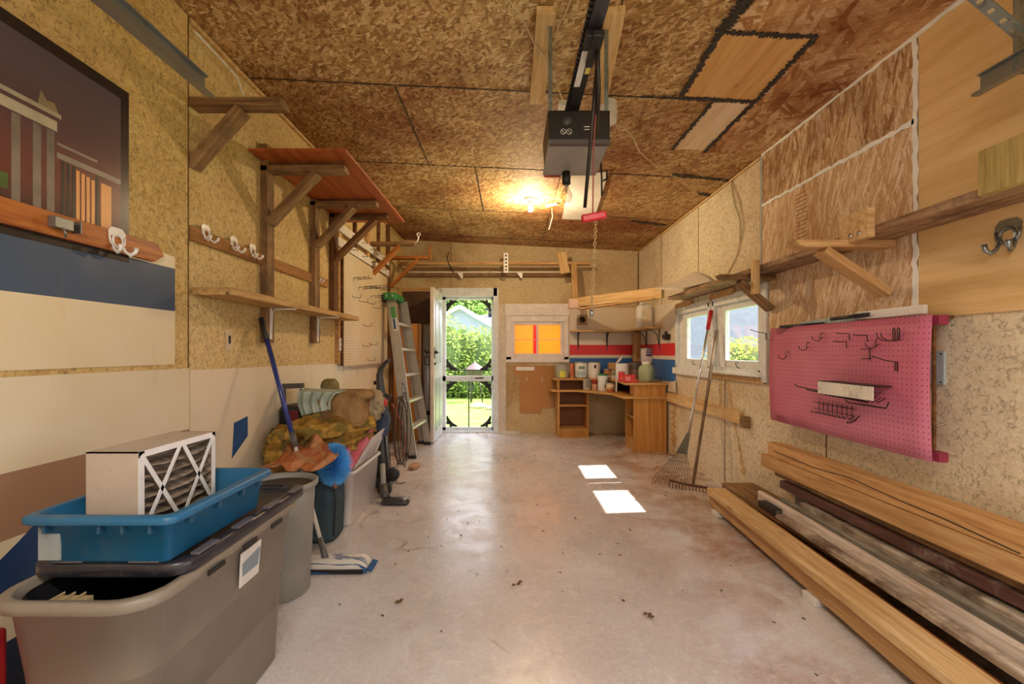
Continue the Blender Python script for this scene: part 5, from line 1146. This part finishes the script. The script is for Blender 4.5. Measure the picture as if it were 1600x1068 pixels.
mk('blanket', heap((-1.325, 3.09, .61), (.225, .21, .155), .55, 2, (90, 54), fr_=1.35, sharp=2.0, pw=2.2), m_plaid, label='crumpled yellow and brown plaid blanket heaped over the grey bag', cat='blanket')
mk('blanket', heap((-1.12, 3.24, .67), (.135, .16, .085), .5, 14, (60, 36), fr_=1.5, sharp=2.0, pw=2.2), m_plaid, label='loose right end of the plaid blanket above the red cloth', cat='blanket')
mk('blanket', heap((-1.45, 2.90, .575), (.085, .12, .13), .45, 7, (56, 36), fr_=1.5, sharp=2.0, pw=2.2), m_plaid, label='bunched end of yellow plaid blanket sticking out beside the mop pole', cat='blanket')
def drape(u, v):
    # hangs from the heap over the back rim of the can: a peaked fold in the middle, tongue over the rim
    x = -1.41+.34*u+.04*math.sin(v*3); y = 2.84-.38*v; pk_ = math.exp(-((u-.62)/.22)**2)
    fold = math.sin(u*13+v*2.5)*.026+math.sin(u*25-v*5)*.012
    z = .63-.055*v+.03*pk_*(1-v)+fold-.10*max(0, abs(u-.5)-.25)*2; z = max(z, .565) if v > .45 else z; return (x, y, z)
mk('blanket', MB().grid(drape, 60, 36), m_orng, solid=.008, label='orange and tan cloth draped onto the back rim of the trash can', cat='blanket')
def fold(x0, x1, y, z0, z1, dep, seed):
    def fn(u, v):
        # folded slab: rounded front with slight sag
        x = x0+(x1-x0)*u; q = v*math.pi; k = noise.noise(Vector((u*4, v*5, seed)))*.014
        return (x+.01*math.sin(v*9)+k, y-dep*math.sin(q)*.0-(.02*math.sin(q)), z0+(z1-z0)*v+k-.02*(u-.5)**2)
    return fn
t = thing('blanket', 'thick folded brown blanket on top of the heap', 'blanket', (-1.22, 3.3, .70))
mk('folded_body', heap((-1.185, 3.22, .80), (.165, .15, .115), .13, 9, (64, 40), 5.0, 1.4, fr_=1.5, rot=.10), m_brown, t)
mk('fold_layer', heap((-1.16, 3.25, .90), (.16, .16, .035), .18, 12, (44, 16), 3.6, 1.3), m_brown, t)
mk('blanket', heap((-1.06, 3.46, .80), (.085, .12, .11), .4, 13, (50, 32), 2.3, 2.0, fr_=1.5), fabric('tan_cloth', '8c7c5c', 'b4a484', 7), label='tan grey cloth slipping down behind the folded brown blanket', cat='blanket')
def towel(u, v):
    # lies flat on top, then falls in rounded pleats that gather towards the bottom left
    g = .30*(1-.35*v); x = -1.455+.06*v+g*u; pl_ = math.sin(u*24)*.018*min(1, v*1.6)
    if v < .4: q = v/.4; y = 3.24-.16*q; z = .948-.006*q-.012*u
    else: q = (v-.4)/.6; y = 3.08-.03*q; z = .942-.16*q*(1-.35*u)-.012*u
    return (x+.01*math.sin(v*7), y+pl_-.015, z)
mk('towel', MB().grid(towel, 72, 26), m_olive, solid=.007, label='grey green towel hanging in pleats over the front of the heap', cat='towel')
mk('cloth_ball', heap((-1.33, 3.36, .955), (.055, .06, .05), .3, 5, (24, 16)), fabric('olive_cloth', '6c6038', '948858'), label='small bunched olive cloth poking up behind the grey green towel', cat='cloth')
def redc(u, v):
    a, b, c, d = Vector((-1.17, 3.06, .50)), Vector((-.985, 3.26, .665)), Vector((-1.00, 3.30, .60)), Vector((-1.08, 3.08, .40))
    p = (a*(1-u)+b*u)*(1-v)+(d*(1-u)+c*u)*v; p += Vector((.015, -.02, .02))*math.sin(u*7+v*3)+Vector((0, 0, .02))*math.sin(v*3.1); return p
mk('cloth', MB().grid(redc, 24, 14), fabric('red_pink_cloth', 'b42834', 'e08c98', 4), solid=.008, label='bright red and pink cloth spilling over the white tote', cat='cloth')
mk('bag', heap((-1.06, 3.72, .64), (.07, .10, .12), .3, 21, (30, 20)), fabric('navy_bag', '2c3444', '54607a', 5), label='dark navy bag between the heap and the upright vacuum', cat='bag')
mk('bag', heap((-1.055, 3.74, .785), (.04, .05, .035), .25, 22, (24, 16)), plain('c02c34', .7), label='small red bag on top of the navy bag beside the vacuum', cat='bag')
# duster
t = thing('duster', 'fluffy bright blue duster lying on the heap, head forward', 'duster', (-1.08, 2.84, .36))
du = MB(); c = Vector((-1.10, 2.84, .515)); ax = Vector((.18, -.35, -.9)).normalized(); r6 = random.Random(9)
for k in range(3600):
    dd = Vector((r6.gauss(0, 1), r6.gauss(0, 1), r6.gauss(0, 1))).normalized(); al = dd.dot(ax)
    base = c+ax*al*.085+(dd-ax*al)*.04; tip = c+ax*al*.140+(dd-ax*al)*.112*r6.uniform(.85, 1.12); tip.z -= .008
    s_ = dd.orthogonal().normalized()*.0022; s2 = dd.cross(s_).normalized()*.0022
    du.add([base-s_, base+s_, tip+s2*.2, base+s2], [(0, 1, 2), (1, 3, 2), (3, 0, 2)], 0, False)
mk('fluff', du, plain('5ab4fa', .8, var=.25), t, kind='stuff'); mk('fluff_core', heap(c, (.065, .065, .10), .1, 1, (20, 14), 2), plain('1f62a8', .9), t)
mk('handle', MB().tube([c+ax*.10, c+ax*.155], [.012, .016], 10).tube([c-ax*.05, Vector((-1.20, 3.06, .66))], .009, 8), plain('7c5444', .5), t)
# vacuum cleaner
t = thing('vacuum_cleaner', 'upright black vacuum cleaner with grey nozzle beside the ladder', 'vacuum cleaner', (-1.10, 3.98, 0))
body = [(-1.10, 3.98, .10), (-1.125, 4.0, .28), (-1.14, 4.02, .5), (-1.145, 4.04, .66), (-1.15, 4.06, .82), (-1.17, 4.08, 1.0), (-1.155, 4.08, 1.06), (-1.105, 4.07, 1.12), (-1.075, 4.06, 1.135)]
mk('body', MB().tube(body, [.062, .07, .058, .055, .042, .03, .024, .018, .014], 14), plain('3c3c3a', .35), t)
mk('chrome_tube', MB().tube([(-1.06, 3.96, .20), (-1.085, 3.97, .5), (-1.095, 4.0, .73), (-1.085, 4.0, .80)], .012, 10), m_steel, t)
mk('handle_grip', MB().tube([(-1.10, 4.02, .83), (-1.06, 4.0, .80), (-1.045, 3.99, .83)], .014, 8), plain('3c3c3a', .35), t)
mk('base', MB().bb(-1.19, -1.03, 3.90, 4.12, .03, .13), plain('3c3c3a', .35), t, bevel=.02)
for (x, y, z, lab) in ((-1.0, 3.88, .165, 0), (-1.045, 3.80, .065, 1)):
    mk('wheel', MB().cyl((x, y-.02, z), (x, y+.02, z), .058, 20).cyl((x, y-.024, z), (x, y+.024, z), .025, 14), m_blackm, t, bevel=.004)
mk('switch', MB().cyl((-1.19, 4.08, .93), (-1.22, 4.08, .93), .018, 10), m_black, t)
t = thing('vacuum_nozzle', 'grey wand with a black floor nozzle lying out on the concrete', 'nozzle', (-1.0, 3.66, 0))
mk('wand', MB().tube([(-1.065, 3.80, .27), (-1.03, 3.70, .12)], .022, 12), plain('9a9a94', .3), t)
mk('elbow', MB().tube([(-1.03, 3.70, .13), (-1.015, 3.67, .06), (-.985, 3.65, .035)], [.03, .034, .03], 12), plain('4a4846', .4), t)
m = MB(); loft(m, [rrect(-.91, 3.62, .105, .05, .03, .004), rrect(-.91, 3.62, .11, .052, .03, .02), rrect(-.925, 3.62, .085, .038, .03, .045)], cap0=True, cap1=True); mk('nozzle_head', m, plain('3c3a3a', .3), t)
m = MB(); r7 = random.Random(4)
for k in range(7):
    w_ = .03+.02*(k % 3); h_ = .30+.05*r7.random(); pts = []
    for i in range(25):
        q = i/24*2*math.pi; pts.append((-1.03+w_*math.sin(q)*.9+.008*k, 4.18+.01*k+.02*math.sin(q*2+k), .48+h_*math.cos(q)))
    m.tube(pts, .004, 5, cap=False)
t = thing('power_cord', 'coiled grey and red power cords hanging between the vacuum and the ladder', 'cord', (-1.03, 4.2, .1)); m.tube([(-1.03, 4.18, .2), (-1.05, 4.19, .08), (-1.04, 4.17, .006), (-.99, 4.15, .006), (-.97, 4.2, .006)], .004, 5); mk('coil', m, plain('4c4640', .6), t)
mk('red_cord', MB().tube([(-1.08, 4.15, .74), (-1.0, 4.2, .55), (-.965, 4.22, .40), (-.985, 4.2, .24), (-1.04, 4.2, .2)], .006, 6), plain('b46a5c', .6), t)
# step ladder folded against the wall
t = thing('step_ladder', 'folded aluminium step ladder with a green top leaning on the left wall', 'ladder', (-1.15, 5.5, 0))
m_alu = plain('b4b4ae', .35, .55, .12, grime='9c927e')
def rail(a, b, w, d, nm, mat=m_alu):
    a, b = Vector(a), Vector(b); M, L = frame(a, b, (0, 1, 0)); m = MB()
    m.box((L/2, 0, 0), (L, w, .004), 0, M).box((L/2, w/2, -d/2), (L, .004, d), 0, M).box((L/2, -w/2, -d/2), (L, .004, d), 0, M); return mk(nm, m, mat, t)
def rl2(a, b, nm, w=.085, th=.028): # rail seen broadside, wide face towards the camera
    a, b = Vector(a), Vector(b); M, L = frame(a, b, (0, -1, 0)); m = MB(); m.box((L/2, 0, 0), (L, w, .004), 0, M).box((L/2, w/2, -th/2), (L, .004, th), 0, M).box((L/2, -w/2, -th/2), (L, .004, th), 0, M); return mk(nm, m, m_alu, t), M, L
A0, A1 = (-1.105, 5.16, .02), (-1.415, 5.42, 1.86); B0, B1 = (-1.075, 5.93, .02), (-1.36, 5.80, 1.84)
_, Mr, Lr = rl2(A0, A1, 'side_rail'); rl2(B0, B1, 'side_rail')
rl2((-1.20, 5.28, .03), (-1.475, 5.50, 1.86), 'rear_leg', .05); rl2((-1.17, 5.98, .03), (-1.42, 5.86, 1.84), 'rear_leg', .05)
for k in range(5):
    u = .16+k*.165; a_ = Vector(A0).lerp(Vector(A1), u); b_ = Vector(B0).lerp(Vector(B1), u)
    mk('step', MB().prism([a_+Vector((-.045, .01, 0)), a_+Vector((.045, .01, 0)), b_+Vector((.045, -.01, 0)), b_+Vector((-.045, -.01, 0))], (0, 0, .028)), plain('d0cec8', .35, .4), t, bevel=.002)
a_, b_ = Vector(A1), Vector(B1)
mk('top_cap', MB().prism([a_+Vector((-.09, -.03, -.03)), a_+Vector((.055, -.03, -.03)), a_+Vector((.055, -.03, .05)), a_+Vector((-.09, -.03, .05))], (0, b_.y-a_.y+.08, 0)), plain('2c8a4c', .4), t, bevel=.012)
mk('cap_hole', MB().cyl((a_.x-.05, a_.y-.034, a_.z+.01), (a_.x-.05, a_.y-.03, a_.z+.01), .014, 12).cyl((a_.x+.02, a_.y-.034, a_.z+.01), (a_.x+.02, a_.y-.03, a_.z+.01), .014, 12), plain('c8dcc8', .4), t)
for p_ in (A0, B0, (-1.20, 5.28, .03), (-1.17, 5.98, .03)): mk('rubber_foot', MB().bb(p_[0]-.045, p_[0]+.045, p_[1]-.03, p_[1]+.03, .001, .035), m_black, t, bevel=.006)
lab = [(-.035, .18), (.035, .18)]
mk('label_plate', MB().box((Lr*.86, 0, .0035), (.30, .06, .002), 0, Mr), plain('ded8cc', .4), t)
mk('green_label', MB().box((Lr*.90, 0, .0052), (.14, .056, .001), 0, Mr).box((Lr*.985, 0, .0052), (.0, .0, .0), 0, Mr), plain('4c8a54', .4), t)
mk('blue_label', MB().box((Lr*.825, .004, .0052), (.13, .03, .001), 0, Mr), plain('3c5c94', .4), t)
ov = MB(); ov.add([Mr @ Vector((Lr*.36+.17*math.cos(k*math.pi/12), .026*math.sin(k*math.pi/12), .0045)) for k in range(24)], [tuple(range(24))]); mk('logo_oval', ov, plain('2c4470', .4), t)
ov = MB(); ov.add([Mr @ Vector((Lr*.36+.15*math.cos(k*math.pi/12), .019*math.sin(k*math.pi/12), .0052)) for k in range(24)], [tuple(range(24))]); mk('logo_field', ov, plain('d0d0cc', .4), t)
T = Mr @ Matrix.Translation((Lr*.36, 0, .006)) @ Matrix.Rotation(math.pi, 4, 'Z')
mk('logo_lettering', text_mesh('WERNER', .062, T @ Matrix.Diagonal((1.05, .75, 1, 1))), plain('243a68', .4), t)
# tall tan cabinet and metal pipe behind the ladder
t = thing('tall_cabinet', 'tall orange tan wood cabinet standing behind the ladder', 'cabinet', (-1.42, 6.4, 0))
mk('body', MB().bb(-1.598, -1.215, 6.20, 6.66, .0, 1.59), wood('orange_tan_board', 'cc8a48', 'b0702e', 'd89c5c', .15, 'z', .5), t, bevel=.004)
mk('front_edge', MB().bb(-1.24, -1.212, 6.19, 6.202, 0, 1.585), m_pine_lt, t)
t = thing('metal_pipe', 'tall galvanised metal duct between the cabinet and the open door', 'duct', (-1.13, 6.35, 0))
mk('tube', MB().cyl((-1.135, 6.30, .002), (-1.135, 6.30, 1.575), .072, 28), plain('b8c2ca', .3, .3, .1), t); mk('band', MB().cyl((-1.135, 6.30, .34), (-1.135, 6.30, .40), .0735, 28), m_dkmetal, t)
mk('hasp', MB().bar((-1.165, 6.222, 1.14), (-1.105, 6.222, 1.14), .006, .008).bar((-1.165, 6.222, 1.03), (-1.105, 6.222, 1.03), .006, .008).bar((-1.165, 6.222, 1.03), (-1.165, 6.222, 1.14), .006, .008, (1, 0, 0)).bar((-1.105, 6.222, 1.03), (-1.105, 6.222, 1.14), .006, .008, (1, 0, 0)), m_black, t)
mk('leaning_board', MB().prism([(-1.585, 5.99, .02), (-1.585, 6.12, .02), (-1.585, 6.12, 1.62), (-1.585, 5.99, 1.62)], (.02, 0, 0)), m_dark, bevel=.002, label='narrow dark board standing between the white pegboard and the cabinet', cat='board')
mk('dried_mud', heap((-1.0, 4.75, .012), (.05, .11, .03), .3, 8, (20, 10)), plain('b08c6c', .9), label='small crumpled tan scrap on the floor under the cords', cat='scrap')
mk('red_box', MB().bb(-1.54, -1.30, .90, 1.18, .0, .50), plain('a01c20', .5), bevel=.01, label='red object mostly cut off at the lower left corner of the view', cat='box')
# debris on the floor
dbr = MB(); r8 = random.Random(17)
for k in range(90):
    x, y = r8.uniform(-.9, 1.35), r8.uniform(1.6, 6.2); s_ = r8.uniform(.003, .008)
    q_ = r8.uniform(0, 3); dbr.tube([(x, y, .003), (x+s_*2*math.cos(q_), y+s_*2*math.sin(q_), .005)], s_*.4, 4)
mk('grit', dbr, plain('4c3c2c', .9), label='scattered dark grit and crumbs on the concrete', cat='debris', kind='stuff')
for k, (px, py, lab) in enumerate([(618-50+50, 942, 'small dark leaf scrap on the open floor, nearest the camera left'), (1012, 965, 'dark greenish crumb on the floor near the timber stack'), (805, 914, 'tiny curled leaf stem in the middle of the floor'), (745, 677, 'small leaf bit on the floor just inside the door')]):
    p = onZ(px, py, 0); r9 = random.Random(k); m = MB()
    for j in range(4):
        a_ = Vector((p.x+r9.uniform(-.02, .02), p.y+r9.uniform(-.02, .02), .004)); m.prism([a_, a_+Vector((.018, .004, .004)), a_+Vector((.02, .014, .002)), a_+Vector((.003, .01, .006))], (0, 0, .003))
    mk('leaf_scrap', m, plain('6a5034', .9), label=lab, cat='leaf')
# ------------------------------------------------------------------ corner desk
m_desk = wood('honey_pine_desk', 'c08a48', 'a0682c', 'd0a060', .35, 'z', .6, rough=.45)
m_deskx = wood('honey_pine_top', 'c8985a', 'a8743a', 'dab278', .2, 'x', .6, rough=.45)
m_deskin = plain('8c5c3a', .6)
t = thing('corner_desk', 'honey pine corner desk with open shelf pedestals and a raised top', 'desk', (1.2, 6.1, 0))
top = [(.565, 6.755), (.585, 6.40), (.95, 6.40), (1.32, 5.95), (1.36, 5.46), (1.895, 5.46), (1.895, 6.755)]
mk('worktop', MB().prism([(x, y, .642) for x, y in top], (0, 0, .026)), m_deskx, t, bevel=.004)
hut = [(.60, 6.755), (.62, 6.43), (1.18, 6.43), (1.375, 6.40), (1.415, 5.96), (1.385, 5.47), (1.895, 5.47), (1.895, 6.755)]
mk('upper_top', MB().prism([(x, y, .805) for x, y in hut], (0, 0, .024)), m_deskx, t, bevel=.004)
for (x0, x1, y0, y1) in ((.675, .70, 6.44, 6.74), (1.50, 1.88, 5.49, 5.51), (1.13, 1.15, 6.5, 6.74), (1.50, 1.52, 5.51, 5.7)): mk('hutch_panel', MB().bb(x0, x1, y0, y1, .668, .805), m_desk, t, bevel=.002)
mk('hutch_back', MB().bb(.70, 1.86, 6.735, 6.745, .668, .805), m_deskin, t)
# left pedestal, open to the front
for (x0, x1) in ((.675, .70), (1.085, 1.11)): mk('side_panel', MB().bb(x0, x1, 6.42, 6.755, 0, .642), m_desk, t, bevel=.002)
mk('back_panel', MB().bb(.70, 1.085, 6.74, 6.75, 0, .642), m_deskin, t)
mk('shelf', MB().bb(.70, 1.085, 6.43, 6.74, .435, .452), m_deskx, t, bevel=.002)
mk('shelf', MB().bb(.70, 1.085, 6.43, 6.74, .10, .118), m_deskx, t); mk('kick_panel', MB().bb(.70, 1.085, 6.435, 6.45, 0, .10), m_desk, t)
# right pedestal, open to the left
for (y0, y1) in ((5.48, 5.50), (5.87, 5.89)): mk('side_panel', MB().bb(1.49, 1.885, y0, y1, 0, .642), m_desk, t, bevel=.002)
mk('back_panel', MB().bb(1.87, 1.88, 5.50, 5.87, 0, .642), m_desk, t)
mk('shelf', MB().bb(1.495, 1.87, 5.50, 5.87, .40, .417), m_deskx, t); mk('shelf', MB().bb(1.495, 1.87, 5.50, 5.87, .10, .118), m_deskx, t); mk('kick_panel', MB().bb(1.50, 1.515, 5.50, 5.87, 0, .10), m_desk, t)
# tins, jars and bottles
UT, WT = .8305, .6695
def at(px, py, Z): 
    return onZ(px, py, Z)
def tin(name, cat, lab, pxl, pxr, pyt, Y, Z, mat, rim=m_steel, bands=(), lid=True, handle=False, lidmat=None):
    s = F/Y; r = (pxr-pxl)/2/s; x = ((pxl+pxr)/2-CX)/s; h = EYE-(pyt-CY)/s-Z
    t = thing(name, lab, cat, (x, Y, Z))
    mk('body', MB().lathe([(r*.97, 0), (r, .006), (r, h-.008), (r*.97, h-.004)], (x, Y, Z), 28), mat, t)
    if lid: mk('lid', MB().lathe([(r*1.02, h-.012), (r*1.03, h-.004), (r*1.0, h), (r*.9, h-.004), (.001, h-.004)], (x, Y, Z), 28), lidmat or rim, t)
    for (a, b, c, w_) in bands:
        q = MB(); n = 14; vs = []
        for k in range(n+1):
            g = -math.pi/2+w_*(k/n-.5)
            for zz in (a, b): vs.append((x+(r+.0015)*math.cos(g), Y+(r+.0015)*math.sin(g), Z+h*zz))
        q.add(vs, [(2*k, 2*k+2, 2*k+3, 2*k+1) for k in range(n)], 0, True); mk('label', q, plain(c, .5), t)
    if handle:
        mk('wire_handle', MB().tube([(x-r, Y-.01, Z+h*.75), (x-r*.8, Y-.6*r, Z+h*.45), (x, Y-r*1.15, Z+h*.32), (x+r*.8, Y-.6*r, Z+h*.45), (x+r, Y-.01, Z+h*.75)], .003, 6), m_steel, t)
        mk('handle_stud', MB().cyl((x-r*1.06, Y, Z+h*.75), (x-r*.95, Y, Z+h*.75), .012, 10).cyl((x+r*.95, Y, Z+h*.75), (x+r*1.06, Y, Z+h*.75), .012, 10), m_dkmetal, t)
    return t, x, r, h
tin('tin_can', 'can', 'tall silver tin with a yellow label at the left end of the desk', 868, 888, 568, 6.55, UT, plain('a8aca0', .3, .5), bands=((.05, .9, 'a0a090', 2.2), (.05, .5, 'd8d040', 1.0)))
tin('bottle', 'bottle', 'slim orange and white bottle beside the tall silver tin', 890.5, 897.5, 567, 6.60, UT, plain('e0a07c', .5), lidmat=plain('d85a30', .5), bands=((.1, .9, 'd06028', .9),))
tin('paint_can', 'paint can', 'silver paint can with a drip stained pale label and wire handle', 898, 917, 565, 6.55, UT, plain('c4ccc8', .35, .3), bands=((.1, .9, 'e4e6e2', 2.4), (.15, .45, 'a8c4d8', 1.6), (.55, .75, '6c8878', 1.0)), handle=True)
tin('paint_can', 'paint can', 'plain white paint can right of the drip stained one', 918, 938, 565, 6.55, UT, plain('e2deda', .4), bands=((.62, .82, '3a3034', .35),), handle=False)
tin('jar', 'jar', 'short silvery jar with a grey striped label at the front of the worktop', 911, 923, 591, 6.46, WT, plain('c8c6c0', .3), bands=((.2, .9, '8c8c90', 1.3),))
tin('small_tin', 'can', 'small tin with a red band between the silvery jar and the green lidded can', 924, 934, 592, 6.47, WT, plain('d8b898', .5), bands=((.55, .95, 'a02c34', 2.2), (.1, .5, 'd8a890', 2.2)), lidmat=plain('d84050', .5))
tt, x, r, h = tin('tall_can', 'can', 'tall white can with green lid and black squiggle at the worktop front', 934, 950, 586, 6.30, WT, plain('dfe2e2', .4), lid=False)
mk('green_lid', MB().lathe([(r*.9, h-.004), (r*.9, h+.02), (.001, h+.024)], (x, 6.30, WT), 20), plain('2c7c50', .5), tt)
mk('squiggle', MB().tube([(x+.01, 6.30-r-.002, WT+.05), (x+.02, 6.30-r-.0, WT+.07), (x+.03, 6.30-r*.9-.002, WT+.12), (x+.045, 6.30-r*.8-.002, WT+.16)], .006, 6), m_black, tt)
tin('glass_jar', 'jar', 'squat tan and orange jar at the front edge of the worktop', 947, 960, 597, 6.12, WT, plain('c8a078', .35), bands=((.0, .3, 'b86430', 2.4), (.5, .8, 'e0d0b4', 2.4)))
# raised block of stacked tins in the gap
tin('small_tin', 'can', 'brown and orange tin standing behind the tall white can', 943, 955, 576, 6.40, WT, plain('7c5444', .5), bands=((.72, .95, 'b87850', 2.2), (.6, .7, 'e0d0b8', 2.2)))
tin('small_tin', 'can', 'white and green jar between the brown tin and the white bucket', 955, 965, 578, 6.36, WT, plain('d8ccbc', .5), bands=((.75, .92, '889474', 2.2),))
p = Vector(((956-CX)*6.60/F, 6.60, UT)); mk('carton', MB().bb(p.x-.05, p.x+.055, 6.55, 6.66, UT, 1.05), plain('cfa468', .6, grime='7a4c20'), bevel=.004, label='ochre and brown carton behind the tins in the middle', cat='box')
tt, x, r, h = tin('bucket', 'bucket', 'white plastic tub with its lid tilted open', 962, 982, 567, 6.10, UT, plain('e0e2e4', .35), lid=False)
Ml = Matrix.Translation((x-r*.35, 6.10, UT+h+.045)) @ Matrix.Rotation(math.radians(-52), 4, 'Y'); mk('open_lid', MB().lathe([(.001, 0), (r*.85, 0), (r*.88, .01), (.001, .014)], (0, 0, 0), 24, M=Ml), plain('ccd0d8', .35), tt)
mk('brush', MB().bar((x-r*1.25, 5.97, .68), (x-r*1.2, 5.97, .86), .014, .02, (0, 1, 0)), plain('ece6e2', .4), bevel=.003, label='white plastic stick standing in front of the white tub', cat='stick')
tin('red_bottle', 'bottle', 'small red bottle in front of the white tub', 966, 976, 580, 5.75, UT, plain('d03434', .4), lidmat=plain('c87080', .4), bands=((.2, .5, 'e06058', 1.0),))
t = thing('red_box', 'small bright red box with pale print lying on the desk corner', 'box', (1.48, 5.6, UT))
mk('carton', MB().bb(1.395, 1.53, 5.56, 5.66, UT, .925), plain('cc3434', .5), t, bevel=.003); mk('print', MB().bb(1.41, 1.47, 5.556, 5.561, .85, .905), plain('e88c84', .5), t); mk('flap', MB().bb(1.47, 1.56, 5.54, 5.60, UT, .87), plain('d05048', .5), t)
tin('paint_can', 'paint can', 'brownish grey can with a dark rim beside the pale green jar', 983, 1001, 565, 6.18, UT, plain('8c7468', .4), rim=m_dkmetal, bands=((.55, .9, '5c5850', 2.4),))
# pale green glass jar
Yj = 5.72; s = F/Yj; x = (1010-CX)/s; t = thing('glass_jar', 'large pale green glass jar with a narrow white neck', 'jar', (x, Yj, UT)); R_ = 12.2/s
m_gj = NT('pale_green_glass'); m_gj.b.inputs['Transmission Weight'].default_value = .35; m_gj = m_gj.fin('c2d2a8', .15)
mk('body', MB().lathe([(R_*.85, 0), (R_*.97, .012), (R_, .04), (R_*.96, .06), (R_, .075), (R_, .15), (R_*.9, .19), (R_*.55, .222), (R_*.5, .225)], (x, Yj, UT), 32), m_gj, t)
mk('cap', MB().lathe([(R_*.55, .222), (R_*.58, .23), (R_*.58, .25), (.001, .254)], (x, Yj, UT), 24), plain('e2e4d8', .4), t)
# two stacked paint cans behind it
tin('paint_can', 'paint can', 'paint can with a cream label, lower of the two stacked in the corner', 1001, 1022, 567, 6.18, UT, plain('cdb4a8', .4), bands=((.1, .9, 'd8c4b8', 2.4),))
zz = EYE-(567-CY)*6.18/F+.001
tin('paint_can', 'paint can', 'white paint can with a dark blue label, upper of the two stacked', 1001, 1022, 543.5, 6.18, zz, plain('c8bcbc', .35, .2), bands=((.1, .95, 'd0c4c8', 2.6), (.45, .92, '3c3c6c', .9), (.62, .68, 'e0dce0', .8), (.78, .84, 'e0dce0', .8)))
mk('fallen_sheet', MB().prism([(1.89, 5.46, .74), (1.893, 5.20, .74), (1.893, 5.22, .88), (1.89, 5.40, .83)], (.006, 0, 0)), plain('d8c8b8', .5), label='small torn pale sheet between the desk and the low wall board', cat='sheet')
# pegboard and holders on the back wall
t = thing('pegboard', 'brown pegboard under the orange paned window', 'pegboard', (.42, YB, .3))
m_pegb = peg_mat('brown_pegboard', 'c08c54', '8a5c30', ax=0, r=.0034, dirt='a8743c')
mk('board', MB().prism([(.14, YB-.012, .30), (.47, YB-.012, .30), (.47, YB-.012, .38), (.66, YB-.012, .38), (.66, YB-.012, 1.0), (.05, YB-.012, 1.0), (.05, YB-.012, .86), (.14, YB-.012, .86)], (0, .006, 0)), m_pegb, t)
mk('white_strip', MB().bb(.09, .36, YB-.022, YB-.012, .93, .985), m_white2, t)
for x in (.25, .475): mk('peg_hook', MB().tube([(x, YB-.014, .83), (x, YB-.03, .80), (x, YB-.04, .76), (x, YB-.045, .785)], .004, 6), m_white2, t)
